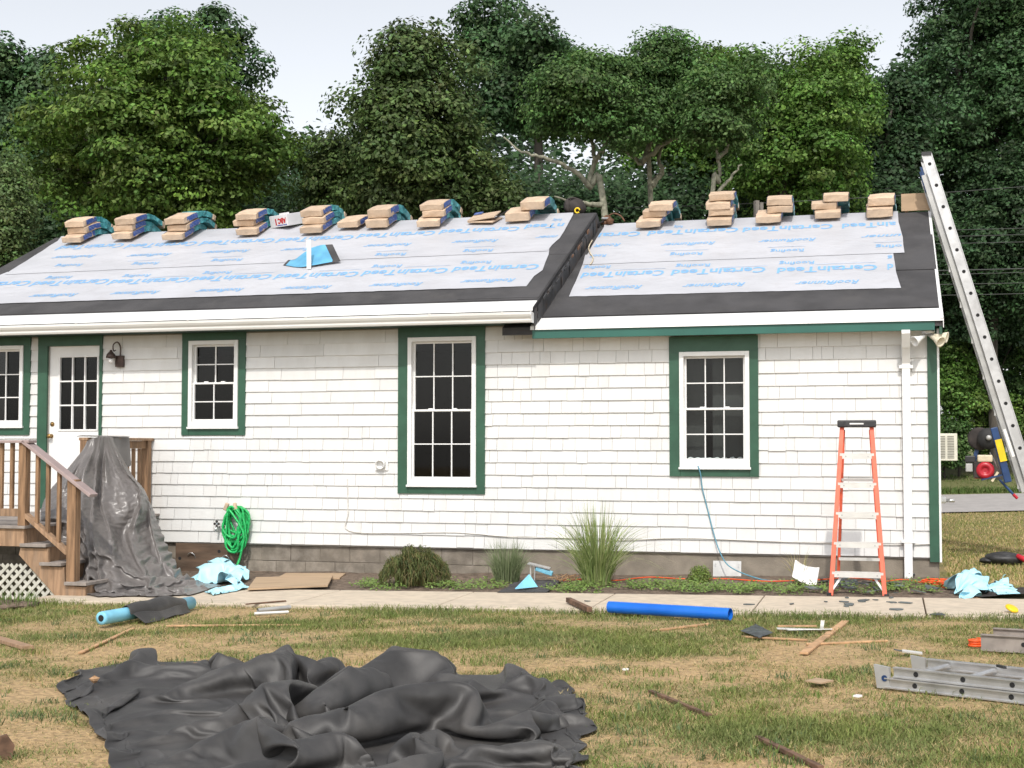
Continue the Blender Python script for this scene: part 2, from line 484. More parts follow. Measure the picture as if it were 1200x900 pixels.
# -- walkway of concrete slabs, parallel to the house
HROT = -TH
walk = empty('walkway', H2W((-2, -2.5, 0)), HROT); walk['kind'] = 'structure'
tag(walk, 'tan concrete walkway running along the house', 'walkway')
wx = [-9.35]
while wx[-1] < 6: wx.append(wx[-1] + 1.52)
for i in range(len(wx) - 1):
    m = MB()
    y0, y1 = -3.34, -1.98
    vs = []
    for zt in (-.14, .032):
        for (hx, hy) in ((wx[i] + .006, y0), (wx[i + 1] - .006, y0), (wx[i + 1] - .006, y1), (wx[i] + .006, y1)):
            w = H2W((hx, hy, 0)); vs.append((hx + 2, hy + 2.5, gz(w[0]) + zt))
    m.add(vs, [(0, 3, 2, 1), (4, 5, 6, 7), (0, 1, 5, 4), (1, 2, 6, 5), (2, 3, 7, 6), (3, 0, 4, 7)])
    m.build('concrete_slab', 'concrete', walk, bevel=.008)
# -- planting bed between walk and foundation
bn = 140; bm_ = 22
hx_ = np.linspace(-9.3, .12, bn); hy_ = np.linspace(-1.99, .02, bm_)
BX, BY = np.meshgrid(hx_, hy_, indexing='ij')
W = C0[None, None, :] + BX[..., None] * E1 + BY[..., None] * E2
W[..., 2] = gz(W[..., 0]) + .012 + .035 * (fbm(BX * 3, BY * 3, 31) - .4) + .02 * np.clip((BY + 1.2), 0, 1)
tag(link('planting_bed', grid_mesh('planting_bed', W, 'soil')), kind='structure')
# -- road far behind on the right
m = MB()
a = ground_at(1104, 602); b = ground_at(1190, 600); c = ground_at(1185, 579.5); d = ground_at(1104, 581)
dirn = (b - a) / np.linalg.norm((b - a)[:2]); dir2 = (c - d) / np.linalg.norm((c - d)[:2])
P = [a - dirn * 40, a + dirn * 60, d + dir2 * 60, d - dir2 * 40]
P = [np.array([p[0], p[1], float(gz(p[0])) + .03]) for p in P]
for k in range(40):
    pass
nn = 50
RP = np.zeros((nn, 2, 3))
for i in range(nn):
    t = i / (nn - 1)
    for j, (u, v) in enumerate(((P[0], P[1]), (P[3], P[2]))):
        w = u * (1 - t) + v * t; RP[i, j] = (w[0], w[1], float(gz(w[0])) + .03)
tag(link('road', grid_mesh('road', RP, 'asphalt', False)), kind='structure')
# ================================================================ house (local frame: x along the front, y into the house, z up)
house = empty('house', C0, HROT, 'white shingled single storey house with green trim and half covered roof', 'house')
def hpart(mb, name, mt, parent=None, **kw):
    return mb.build(name, mt, parent or house, **kw)
XL = -13.05
EXPO = .148; Z0 = .26
# trim outer rectangles (x0,x1,z0,z1) and white frames
WINS = [
    dict(trim=(-12.86, -11.60, 1.64, 2.95), fr=(-12.75, -11.70, 1.76, 2.84), cols=4, top=3, bot=0),
    dict(trim=(-9.34, -8.44, 1.63, 2.95), fr=(-9.24, -8.54, 1.74, 2.85), cols=2, top=2, bot=2),
    dict(trim=(-6.37, -5.25, .91, 2.95), fr=(-6.24, -5.36, 1.02, 2.83), cols=3, top=2, bot=2),
    dict(trim=(-3.00, -1.97, 1.14, 2.77), fr=(-2.88, -2.07, 1.25, 2.59), cols=3, top=2, bot=2)]
DOOR = dict(trim=(-11.48, -10.51, .66, 2.95), fr=(-11.34, -10.55, .70, 2.82))
holes = [w['fr'] for w in WINS] + [DOOR['fr']]
xs = sorted({XL, 0.0} | {h[0] + .02 for h in holes} | {h[1] - .02 for h in holes} | {-4.59})
zs = sorted({.24, 2.96, 2.80} | {h[2] + .02 for h in holes} | {h[3] - .02 for h in holes})
m = MB()
for i in range(len(xs) - 1):
    for j in range(len(zs) - 1):
        cx, cz = (xs[i] + xs[i + 1]) / 2, (zs[j] + zs[j + 1]) / 2
        if any(h[0] < cx < h[1] and h[2] < cz < h[3] for h in holes): continue
        if cx > -4.59 and cz > 2.80: continue
        m.add([(xs[i], 0, zs[j]), (xs[i + 1], 0, zs[j]), (xs[i + 1], 0, zs[j + 1]), (xs[i], 0, zs[j + 1])], [(0, 1, 2, 3)])
front_wall = hpart(m, 'wall', 'sheathing')
# ---- shingles
trims = [w['trim'] for w in WINS] + [DOOR['trim']]
rs = random.Random(5)
pieces = []
for k in range(18):
    zb = Z0 + EXPO * k
    x = XL + rs.uniform(0, .1)
    while x < -.10:
        smooth_paint = (x < -6.4 and zb > 1.62) or (x < -6.4 and rs.random() < .08)
        w = rs.uniform(.35, 1.0) if smooth_paint else rs.choice([.10, .13, .15, .18, .2, .22, .25, .28, .32, .36, .44])
        x1 = min(x + w, -.10)
        top = 2.96 if x1 < -4.59 else 2.795
        zt = min(zb + EXPO + .012, top)
        if zt - zb > .03:
            segs = [(x, x1, zb, zt)]
            for t in trims:
                ns = []
                for (a, b, c, d) in segs:
                    lo, hi, bt = t[0] + .02, t[1] - .02, t[2] + .02
                    if b <= lo or a >= hi or d <= bt: ns.append((a, b, c, d)); continue
                    if a < lo: ns.append((a, lo, c, d))
                    if b > hi: ns.append((hi, b, c, d))
                    if c < bt - .015: ns.append((max(a, lo), min(b, hi), c, bt))
                segs = ns
            pieces += [s for s in segs if s[1] - s[0] > .02]
        x = x1
def shingle_verts(w, h, th):
    g = .0018
    return [(g, 0, 0), (w - g, 0, 0), (w - g, -th, 0), (g, -th, 0), (g, 0, h), (w - g, 0, h), (w - g, -.004, h), (g, -.004, h)]
SF = [(0, 3, 2, 1), (4, 5, 6, 7), (0, 1, 5, 4), (1, 2, 6, 5), (2, 3, 7, 6), (3, 0, 4, 7)]
def piece_score(p):
    P = H2W(((p[0] + p[1]) / 2, 0, p[2])); px, py = proj(P)
    if px < 5 or px > 1195 or (px < 200 and py > 515): return 0
    return (p[1] - p[0]) * (p[3] - p[2]) * pxscale(P) ** 2
order = sorted(range(len(pieces)), key=lambda i: -piece_score(pieces[i]))
big = set(order[:290]); cache = {}
rest = MB()
for i, p in enumerate(pieces):
    w, h = p[1] - p[0], p[3] - p[2]
    th = .0225 + rs.uniform(-.003, .003); dz = rs.uniform(-.002, .002) if rs.random() < .88 else rs.uniform(-.007, .004)
    if i in big:
        key = (round(w, 2), round(h, 2))
        if key not in cache:
            mm = MB(); mm.add(shingle_verts(w, h, .0195), SF); cache[key] = (mm.mesh('shingle', 'siding'), w, h)
        me, w0, h0 = cache[key]
        o = link('shingle', me, front_wall, (p[0], 0, p[2] + dz)); o.scale = (w / w0, th / .0195, h / h0)
    else:
        rest.add([(v[0] + p[0], v[1], v[2] + p[2] + dz) for v in shingle_verts(w, h, th)], SF)
rest.build('shingle_field', 'siding', front_wall, kind='stuff')

# ---- windows
def window(w, label):
    x0, x1, z0, z1 = w['fr']; t = w['trim']
    fw = .052
    m = MB()
    m.span((x0, -.055, z0), (x0 + fw, .07, z1)); m.span((x1 - fw, -.055, z0), (x1, .07, z1))
    m.span((x0 + fw, -.055, z1 - fw), (x1 - fw, .07, z1)); m.span((x0 + fw, -.060, z0), (x1 - fw, .07, z0 + fw))
    win = hpart(m, 'window', 'white_vinyl', bevel=.004, label=label)
    # green boards
    T = -.034
    MB().span((t[0], T, t[2]), (x0 + .004, -.001, z1)).build('trim_board', 'green_trim', win)
    MB().span((x1 - .004, T, t[2]), (t[1], -.001, z1)).build('trim_board', 'green_trim', win)
    MB().span((t[0], T - .004, z1 + .001), (t[1], -.001, t[3])).build('trim_board', 'green_trim', win)
    MB().span((x0 + .006, T + .003, t[2]), (x1 - .006, -.001, z0 - .012)).build('trim_board', 'green_trim', win)
    MB().span((x0 - .012, -.066, z0 - .028), (x1 + .012, -.02, z0 - .001)).build('sill', 'white_vinyl', win, bevel=.004)
    ix0, ix1, iz0, iz1 = x0 + fw, x1 - fw, z0 + fw, z1 - fw
    def sash(za, zb, rows, y, bar):
        s = MB(); b = .024
        s.span((ix0, y - .018, za), (ix0 + b, y + .018, zb)); s.span((ix1 - b, y - .018, za), (ix1, y + .018, zb))
        s.span((ix0 + b, y - .02, za), (ix1 - b, y + .02, za + bar)); s.span((ix0 + b, y - .02, zb - b), (ix1 - b, y + .02, zb))
        s.build('sash', 'white_vinyl', win, bevel=.003)
        gx0, gx1, g0, g1 = ix0 + b, ix1 - b, za + bar, zb - b
        cw = (gx1 - gx0) / w['cols']; rh = (g1 - g0) / rows
        for c in range(1, w['cols']):
            MB().span((gx0 + cw * c - .0068, y - .013, g0), (gx0 + cw * c + .0068, y + .006, g1)).build('muntin', 'white_vinyl', win)
        for r_ in range(1, rows):
            MB().span((gx0, y - .0155, g0 + rh * r_ - .0068), (gx1, y + .008, g0 + rh * r_ + .0068)).build('muntin', 'white_vinyl', win)
        for c in range(w['cols']):
            for r_ in range(rows):
                yy = y + .010 + rs.uniform(-.0006, .0006)
                a, b_ = (gx0 + cw * c, g0 + rh * r_), (gx0 + cw * (c + 1), g0 + rh * (r_ + 1))
                tl = rs.uniform(-.0012, .0012)
                MB().add([(a[0], yy - tl, a[1]), (b_[0], yy + tl, a[1]), (b_[0], yy + tl, b_[1]), (a[0], yy - tl, b_[1])], [(0, 1, 2, 3)]).build('pane', 'glass', win)
    if w['bot']:
        zm = (iz0 + iz1) / 2
        sash(zm - .012, iz1, w['top'], .035, .03); sash(iz0, zm + .016, w['bot'], -.004, .045)
        for fx in (.3, .7):
            x = ix0 + (ix1 - ix0) * fx
            MB().span((x - .03, -.002, zm + .017), (x + .03, .014, zm + .03)).build('sash_lock', 'white_vinyl', win, bevel=.003)
    else:
        sash(iz0, iz1, w['top'], .02, .024)
    return win
window(WINS[0], 'window beside the back door with green boards')
window(WINS[1], 'small double hung window with eight panes')
window(WINS[2], 'tall double hung window with twelve panes')
wr = window(WINS[3], 'double hung window with a cord hanging over its sill')
# things seen behind the glass of the right-hand window belong to the room
m = MB()
for k in range(30):
    x = -2.95 + k * .031
    if -2.62 < x < -2.53: continue
    m.span((x, .14 + .004 * math.sin(k * 1.9), 1.1), (x + .031, .144 + .004 * math.sin(k * 1.9), 2.75))
hpart(m, 'curtain', 'curtain')
cp = [(-2.80 + .68 * t, .055 + .02 * math.sin(t * 17), 1.335 + .018 * abs(math.sin(t * 23)) + .008 * math.sin(t * 51)) for t in np.linspace(0, 1, 40)]
hpart(MB().tube(cp, .012, 6), 'window_rope', 'paper_white', smooth=True)
m = MB(); m.add([(XL + .1, .12, .3), (-.1, .12, .3), (-.1, 3.5, .3), (XL + .1, 3.5, .3), (XL + .1, .12, 2.9), (-.1, .12, 2.9), (-.1, 3.5, 2.9), (XL + .1, 3.5, 2.9)],
                [(0, 1, 2, 3), (4, 5, 6, 7), (3, 2, 6, 7), (0, 3, 7, 4), (1, 2, 6, 5)])
hpart(m, 'room', 'room')
# ---- door
x0, x1, z0, z1 = DOOR['fr']; t = DOOR['trim']
g0 = wall_at(70.5, 419); g1 = wall_at(112.8, 503)
gx0, gx1, gz0, gz1 = g0[0], g1[0], g1[2], g0[2]
m = MB()
m.span((x0, .01, z0), (gx0 - .02, .055, z1)); m.span((gx1 + .02, .01, z0), (x1, .055, z1))
m.span((gx0 - .02, .01, gz1 + .02), (gx1 + .02, .055, z1)); m.span((gx0 - .02, .01, z0), (gx1 + .02, .055, gz0 - .02))
door = hpart(m, 'door', 'white_vinyl', label='white half glazed back door with nine panes')
m = MB()
m.span((gx0 - .022, -.002, gz0 - .022), (gx0, .05, gz1 + .022)); m.span((gx1, -.002, gz0 - .022), (gx1 + .022, .05, gz1 + .022))
m.span((gx0, -.002, gz1), (gx1, .05, gz1 + .022)); m.span((gx0, -.002, gz0 - .022), (gx1, .05, gz0))
m.build('glazing_frame', 'white_vinyl', door, bevel=.003)
cw = (gx1 - gx0) / 3; rh = (gz1 - gz0) / 3
for c in (1, 2):
    MB().span((gx0 + cw * c - .0095, .004, gz0), (gx0 + cw * c + .0095, .04, gz1)).build('muntin', 'white_vinyl', door)
    MB().span((gx0, .007, gz0 + rh * c - .0095), (gx1, .038, gz0 + rh * c + .0095)).build('muntin', 'white_vinyl', door)
for c in range(3):
    for r_ in range(3):
        MB().add([(gx0 + cw * c, .032, gz0 + rh * r_), (gx0 + cw * (c + 1), .032, gz0 + rh * r_), (gx0 + cw * (c + 1), .032, gz0 + rh * (r_ + 1)), (gx0 + cw * c, .032, gz0 + rh * (r_ + 1))], [(0, 1, 2, 3)]).build('pane', 'glass', door)
for (a, b) in ((gx0 - .03, (gx0 + gx1) / 2 - .03), ((gx0 + gx1) / 2 + .03, gx1 + .03)):
    MB().span((a, .004, z0 + .18), (b, .012, gz0 - .14)).build('door_panel', 'white_vinyl', door, bevel=.003)
kn = wall_at(60, 511); db = wall_at(61, 497)
MB().lathe((kn[0], .01, kn[2]), [(.028, 0), (.028, .006), (.012, .012), (.012, .035), (.03, .05), (.032, .062), (.018, .075)], 14, (0, -1, 0)).build('door_knob', 'brass', door, smooth=True)
MB().lathe((db[0], .01, db[2]), [(.03, 0), (.03, .01), (.016, .016), (.016, .02)], 14, (0, -1, 0)).build('deadbolt', 'brass', door, smooth=True)
MB().span((t[0], -.034, t[2]), (x0 + .002, -.001, z1)).build('trim_board', 'green_trim', door)
MB().span((x1 - .002, -.034, t[2]), (t[1], -.001, z1)).build('trim_board', 'green_trim', door)
MB().span((t[0], -.038, z1 + .001), (t[1], -.001, t[3])).build('trim_board', 'green_trim', door)
MB().span((x0, -.03, z0 - .04), (x1, .1, z0)).build('threshold', 'alu_dull', door)
# ---- corner board, gable and rear walls
hpart(MB().span((-.105, -.038, .21), (-.002, 0, 2.78)), 'corner_board', 'green_trim')
hpart(MB().span((-.001, -.04, .21), (.022, .10, 2.80)), 'corner_edge', 'white_vinyl')
YB = 6.9
m = MB(); m.add([(0, 0.02, .24), (0, YB, .24), (0, YB, 2.8), (0, ROOF_R['ridge'], roof_z(ROOF_R, ROOF_R['ridge']) - .17), (0, 0.02, 2.8)], [(0, 1, 2, 3, 4)])
hpart(m, 'gable_wall', 'siding')
m = MB(); m.add([(XL, 0.0, .24), (XL, YB, .24), (XL, YB, 3.0), (XL, ROOF_L['ridge'], roof_z(ROOF_L, ROOF_L['ridge']) - .17), (XL, 0.0, 3.0)], [(0, 1, 2, 3, 4)])
hpart(m, 'gable_wall', 'siding')
m = MB(); m.add([(XL, YB, .24), (0, YB, .24), (0, YB, 2.9), (XL, YB, 2.9)], [(0, 1, 2, 3)])
hpart(m, 'rear_wall', 'siding')
# ---- foundation: two courses of block on the left, poured wall on the right
m = MB(); m.span((XL, .038, -.6), (-.01, .22, .235))
fnd = hpart(m, 'foundation', 'mortar')
MB().span((-5.0, .018, -.5), (-.02, .06, .245)).build('poured_wall', 'foundation', fnd)
MB().span((-.018, .03, -.5), (-.004, YB, .24)).build('poured_wall', 'foundation', fnd)
for r_ in range(4):
    zb = .242 - .2 * (r_ + 1)
    x = -5.02 - (.2 if r_ % 2 else 0.0)
    if r_ % 2: MB().span((-5.21, .02 , zb + .008), (-5.01, .06, zb + .194)).build('concrete_block', 'block', fnd)
    while x > XL + .05:
        a = max(x - .4, XL)
        yo = rs.uniform(-.004, .004)
        MB().span((a + .004, .03 + yo, zb + .004), (x - .004, .06, zb + .196)).build('concrete_block', 'block', fnd, bevel=.004)
        x -= .4
p0 = wall_at(207, 640); p1 = wall_at(281, 668)
pan = hpart(MB().span((p0[0], -.028, p1[2] - .1), (p1[0], .013, .245)), 'bulkhead_panel', 'panel_wood', bevel=.004)
for (px, py) in ((226, 652), (266, 655)):
    h = wall_at(px, py)
    tp = [(h[0] + .05 * math.cos(a), -.035 - .02 * math.sin(a), h[2] + .05 * math.sin(a)) for a in np.linspace(-.9, 3.0, 10)]
    MB().tube(tp, .007, 6).build('panel_hook', 'chrome', pan, smooth=True)
for (px, py) in ((212, 654), (258, 646)):
    h = wall_at(px, py)
    MB().lathe((h[0], -.026, h[2]), [(.022, 0), (.022, .004), (.015, .004)], 10, (0, -1, 0)).build('panel_hole_plug', 'dark', pan)
# ---- roofs
def roof_slab(roof, xa, xb, name):
    y0 = roof['hy']; yr = roof['ridge']; zr = roof_z(roof, yr); yb = 2 * yr - y0
    poly = [(y0, roof['hz']), (yr, zr), (yb, roof['hz']), (yb, roof['hz'] - .09), (yr, zr - .13), (y0, roof['hz'] - .09)]
    m = MB(); m.prism(poly, xa, xb, 0)
    return hpart(m, name, 'membrane', label='dark grey roof membrane')
XS = -4.56
XGL = -13.50
roofL = roof_slab(ROOF_L, XGL, XS, 'roof')
roofR = roof_slab(ROOF_R, XS - .4, .055, 'roof')
ang = math.atan(SL); ca, sa = math.cos(ang), math.sin(ang)
def rp(roof, hx, hy, n=0.0):            # point n metres above the roof plane
    return (hx, hy - n * sa, roof_z(roof, hy) + n * ca)
# membrane strips lapped on the deck: eave strip and rake strip, a few mm proud
def strip(roof, pts, n, name, mt, parent, **kw):
    m = MB(); k = len(pts)
    vs = [rp(roof, x, y, n) for x, y in pts] + [rp(roof, x, y, n - .0035) for x, y in pts]
    m.add(vs, [tuple(range(k))] + [tuple((i, i + k, (i + 1) % k + k, (i + 1) % k)) for i in range(k)])
    o = hpart(m, name, mt, parent, **kw)
    return o
strip(ROOF_R, [(-.98, .05), (.052, .05), (.052, 3.5), (-.98, 3.5)], .005, 'membrane_strip', 'membrane', roofR)
strip(ROOF_R, [(-4.55, .02), (.05, .02), (.05, .86), (-4.55, .92)], .010, 'membrane_strip', 'membrane', roofR)
strip(ROOF_R, [(-.80, 1.25), (.05, 1.24), (.05, 2.55), (-.80, 2.56)], .014, 'membrane_strip', 'membrane', roofR)
strip(ROOF_L, [(XGL + .01, -.1), (XS - .02, -.1), (XS - .02, .62), (XGL + .01, .60)], .006, 'membrane_strip', 'membrane', roofL)
strip(ROOF_L, [(-5.6, -.05), (XS - .01, -.05), (XS - .01, 3.3), (-5.5, 3.3)], .010, 'membrane_strip', 'membrane', roofL)
strip(ROOF_L, [(-5.3, 1.55), (XS - .005, 1.5), (XS - .005, 2.9), (-5.25, 2.88)], .014, 'membrane_strip', 'membrane', roofL)
# the step between the two roofs: upturned membrane with old shingle edges
m = MB()
for i in range(24):
    ya = -.36 + i * (3.66 / 24); yb_ = ya + 3.66 / 24
    za, zb_ = roof_z(ROOF_L, ya), roof_z(ROOF_L, yb_)
    zc, zd = roof_z(ROOF_R, ya) - .01, roof_z(ROOF_R, yb_) - .01
    xj = XS + .012 + rs.uniform(0, .012)
    m.add([(xj, ya, zc), (xj, yb_, zd), (xj, yb_, zb_ - .01 - rs.uniform(0, .03)), (xj, ya, za - .01 - rs.uniform(0, .03))], [(0, 1, 2, 3)])
step = hpart(m, 'roof_step', 'flash_dark', label='upturned dark membrane on the step between the two roofs')
for i in range(17):
    y = .1 + i * .155 + rs.uniform(-.04, .04)
    L_ = rs.uniform(.08, .2)
    MB().box((XS + .03, y, roof_z(ROOF_L, y) - .035 - rs.uniform(0, .05)), (.012, L_, rs.uniform(.02, .05)), (math.atan(SL), 0, 0)).build('shingle_edge', rs.choice(['old_wood', 'flash_dark', 'flash_dark']), step)
# drip edges and fascia
def drip(roof, xa, xb, w=.24):
    y0, z0_ = roof['hy'], roof['hz']
    pts = [(y0 + w, roof_z(roof, y0 + w) + .016), (y0 - .018, z0_ + .010), (y0 - .018, z0_ - .022), (y0 - .028, z0_ - .03), (y0 - .028, z0_ - .034), (y0 - .013, z0_ - .030), (y0 - .013, z0_ + .002), (y0 + w, roof_z(roof, y0 + w) + .008)]
    m = MB(); m.prism(pts, xa, xb, 0); return m
hpart(drip(ROOF_R, XS - .05, .062), 'drip_edge', 'white_metal')
hpart(drip(ROOF_L, XGL - .01, XS + .004, .2), 'drip_edge', 'white_metal')
hpart(MB().span((XS - .03, -.285, 2.765), (-.028, -.245, 2.866)), 'fascia_board', 'green_fascia', bevel=.003)
hpart(MB().span((XS - .03, -.244, 2.785), (-.03, .0, 2.80)), 'soffit', 'white_vinyl')
hpart(MB().span((XGL + .05, -.375, 2.955), (XS - .03, -.345, 3.045)), 'fascia_board', 'green_trim')
hpart(MB().span((XGL + .05, -.344, 2.952), (XS - .03, .0, 2.968)), 'soffit', 'soffit')
hpart(MB().span((XS - .03, -.34, 2.975), (XS + .0, .0, 3.10)), 'eave_end', 'white_metal')
m = MB(); y0 = -.398; prof = [(y0, 2.945), (y0 - .075, 2.945), (y0 - .085, 2.965), (y0 - .085, 2.985), (y0 - .105, 3.01), (y0 - .118, 3.035), (y0 - .118, 3.062), (y0 - .105, 3.066), (y0 - .105, 3.05), (y0, 3.045)]
m.prism(prof, XGL, XS + .01, 0)
gut = hpart(m, 'gutter', 'gutter_metal')
for x in (-12.2, -10.6, -9.0, -7.4, -5.8, -4.9):
    MB().span((x - .012, y0 - .122, 3.057), (x + .012, y0, 3.069)).build('gutter_strap', 'gutter_metal', gut)
m = MB(); m.prism([(y0 + .002, 2.94), (y0 - .08, 2.94), (y0 - .122, 3.03), (y0 - .122, 3.068), (y0 + .002, 3.06)], XS + .01, XS + .018, 0); m.build('end_cap', 'white_metal', gut)
# rake edges (white metal) on the right gable, fascia under it
zr = roof_z(ROOF_R, ROOF_R['ridge'])
m = MB(); n0 = rp(ROOF_R, 0, ROOF_R['hy'] - .02, .012); n1 = rp(ROOF_R, 0, ROOF_R['ridge'], .012)
for (xa, xb, dz) in ((.03, .066, 0), (.058, .066, -.10)):
    m.add([(xa, n0[1], n0[2]), (xb, n0[1], n0[2]), (xb, n1[1], n1[2]), (xa, n1[1], n1[2]), (xa, n0[1], n0[2] - .012 + dz), (xb, n0[1], n0[2] - .012 + dz), (xb, n1[1], n1[2] - .012 + dz), (xa, n1[1], n1[2] - .012 + dz)], SF)
hpart(m, 'rake_edge', 'white_metal')
m = MB(); m.prism([(-.27, 2.72), (ROOF_R['ridge'], zr - .22), (ROOF_R['ridge'], zr - .1), (-.27, 2.82)], .02, .05, 0)
hpart(m, 'rake_board', 'green_trim')
# ---- underlayment sheets and their print
def sheet(roof, px, n, label):
    pts = []
    for i in range(len(px)):
        a = np.array(px[i][:2], float); b = np.array(px[(i + 1) % len(px)][:2], float)
        k = max(1, int(np.hypot(*(b - a)) / 9))
        for j in range(k):
            q_ = a + (b - a) * j / k
            jit = rs.uniform(-.5, .5) if j else 0
            h = roof_at(roof, q_[0] + jit, q_[1] + jit * .3)
            pts.append((h[0], min(h[1], roof['ridge'] - .005)))
    m = MB(); k = len(pts)
    m.add([rp(roof, x, y, n) for x, y in pts], [tuple(range(k))])
    me = m.mesh('underlayment_sheet', 'underlayment', fix=False)
    bm = bmesh.new(); bm.from_mesh(me)
    bmesh.ops.triangulate(bm, faces=bm.faces)
    bmesh.ops.recalc_face_normals(bm, faces=bm.faces)
    if sum(f.normal.z for f in bm.faces) < 0: bmesh.ops.reverse_faces(bm, faces=bm.faces)
    bm.to_mesh(me); bm.free()
    return tag(link('underlayment_sheet', me, house), label)
RLo = sheet(ROOF_R, [(667, 349), (683, 311), (686, 300), (1046, 288), (1047, 300), (1050, 320), (1056, 339)], .018, 'lower course of printed white underlayment on the right roof')
RUp = sheet(ROOF_R, [(683, 312), (694, 290), (708, 268), (712, 258), (1052, 246), (1053, 262), (1058, 280), (1060, 298)], .024, 'upper course of printed white underlayment on the right roof')
LLo = sheet(ROOF_L, [(-60, 359), (-40, 341), (-6, 326), (9, 320), (645, 285), (643, 300), (636, 318), (626, 325), (617, 337)], .018, 'lower course of printed white underlayment on the left roof')
LUp = sheet(ROOF_L, [(6, 323.5), (22, 313), (41, 301), (68, 284), (75, 277), (674, 248), (672, 253), (666, 264), (656, 281), (647, 289), (642, 296)], .024, 'upper course of printed white underlayment on the left roof')
TEXT = {}
def text_mesh(txt, mt, bold=.0, shear=0.0):
    key = (txt, mt, bold, shear)
    if key in TEXT: return TEXT[key]
    cu = bpy.data.curves.new('lettering', 'FONT'); cu.body = txt; cu.size = 1; cu.offset = bold; cu.shear = shear
    cu.align_x = 'LEFT'; cu.resolution_u = 2; cu.fill_mode = 'FRONT'
    o = bpy.data.objects.new('tmp', cu); COL.objects.link(o)
    dg = bpy.context.evaluated_depsgraph_get()
    me = bpy.data.meshes.new_from_object(o.evaluated_get(dg))
    bpy.data.objects.remove(o)
    co = np.zeros(len(me.vertices) * 3); me.vertices.foreach_get('co', co); co = co.reshape(-1, 3)
    lo = co[:, :2].min(0); hi = co[:, :2].max(0)
    co[:, 0] = (co[:, 0] - lo[0]) / (hi[0] - lo[0]) - .5        # width normalised to 1, cap height to about 1
    co[:, 1] = co[:, 1] / .70
    me.vertices.foreach_set('co', co.ravel()); me.materials.clear(); me.materials.append(MAT[mt]); me.update()
    TEXT[key] = me
    return me
def print_on(roof, parent, txt, xa, xb, y, hgt, mt='print_blue', bold=.02, shear=0.0, n=.0275):
    a = roof_at(roof, xa, y + .02 * (xb - xa) / 2); b = roof_at(roof, xb, y - .02 * (xb - xa) / 2)
    w = abs(b[0] - a[0]); hx = (a[0] + b[0]) / 2; hy = (a[1] + b[1]) / 2
    X = Vector((-1, 0, 0)); Y = Vector((0, -ca, -sa)); Z = Vector((0, -sa, ca))
    rot = Matrix((X, Y, Z)).transposed()
    p = Vector(rp(roof, hx, hy + hgt * ca * .5, n))
    o = link('printed_word', text_mesh(txt, mt, bold, shear), parent)
    o.matrix_local = Matrix.Translation(p) @ rot.to_4x4() @ Matrix.Diagonal((w, hgt, 1, 1))
CT, RR, RO = 'CertainTeed', 'RoofRunner', 'Roofing'
for sh, roof, n, rows in (
    (RLo, ROOF_R, .0215, [(CT, 682, 778, 323), (CT, 787.5, 897, 319.5), (CT, 911, 1028, 317), ('d', 1040, 1047, 314.5), (RR, 686, 752, 339), (RR, 800, 873, 336), (RR, 932, 1007, 333), (RO, 684, 715, 315), (RO, 792, 832, 313), (RO, 913, 954, 310), ('g', 1040, 1046, 304)]),
    (RUp, ROOF_R, .0275, [('Certai', 702, 750, 277), (CT, 760, 865, 273.5), (CT, 871, 976, 269.5), ('ainTeed', 987, 1050, 266), ('RoofR', 697, 727, 289.5), (RR, 775, 838, 288), (RR, 889, 956, 284), ('unner', 1009, 1056, 279), ('Roof', 692, 710, 302), (RO, 785, 823, 300), (RO, 903, 942, 296), ('ofing', 1026, 1057, 291), (RO, 790, 800, 268)]),
    (LLo, ROOF_L, .0215, [('CertainT', -28, 34, 334.5), (CT, 39, 125.7, 333), (CT, 130, 220, 331), (CT, 225, 317, 327.5), (CT, 324, 419, 324.5), (CT, 426, 524, 320.5), (CT, 531.6, 631, 316),
                          (RR, 35, 89, 348), (RR, 130, 185, 345), (RR, 230, 284, 342), (RR, 330, 387, 339), (RR, 433, 494, 335.5), (RR, 540, 603, 331), (RO, 54, 83, 327), (RO, 144, 175, 325), (RO, 238, 270, 321.5), (RO, 436, 470, 314), (RO, 540, 575, 309.5)]),
    (LUp, ROOF_L, .0275, [(CT, 70, 143, 291), (CT, 150, 229, 289), (CT, 237, 320, 285.5), (CT, 327, 413, 282), (CT, 421, 509, 277), (CT, 517, 608, 272), ('nTeed', 616, 660, 267), (RR, 62, 110, 303), (RR, 150, 199, 301), (RR, 238, 291, 297), (RR, 330, 384, 294), (RR, 427, 481, 289.5), (RR, 530, 583, 285), ('nner', 628, 653, 280),
                          (RO, 65, 95, 313), (RO, 155, 185, 311), (RO, 248, 283, 307), (RO, 440, 475, 300.5), (RO, 543, 577, 296), (RO, 648, 658, 260)])):
    for (txt, xa, xb, y) in rows:
        big_ = txt[0] in 'Ca' and 'R' not in txt or txt in ('d', 'nTeed')
        rr = 'unn' in txt or 'RoofR' in txt or txt == 'nner'
        print_on(roof, sh, txt, xa, xb, y, .215 if big_ else (.14 if rr else .125), 'print_blue', .022 if big_ else .012, .35 if rr else 0, n)
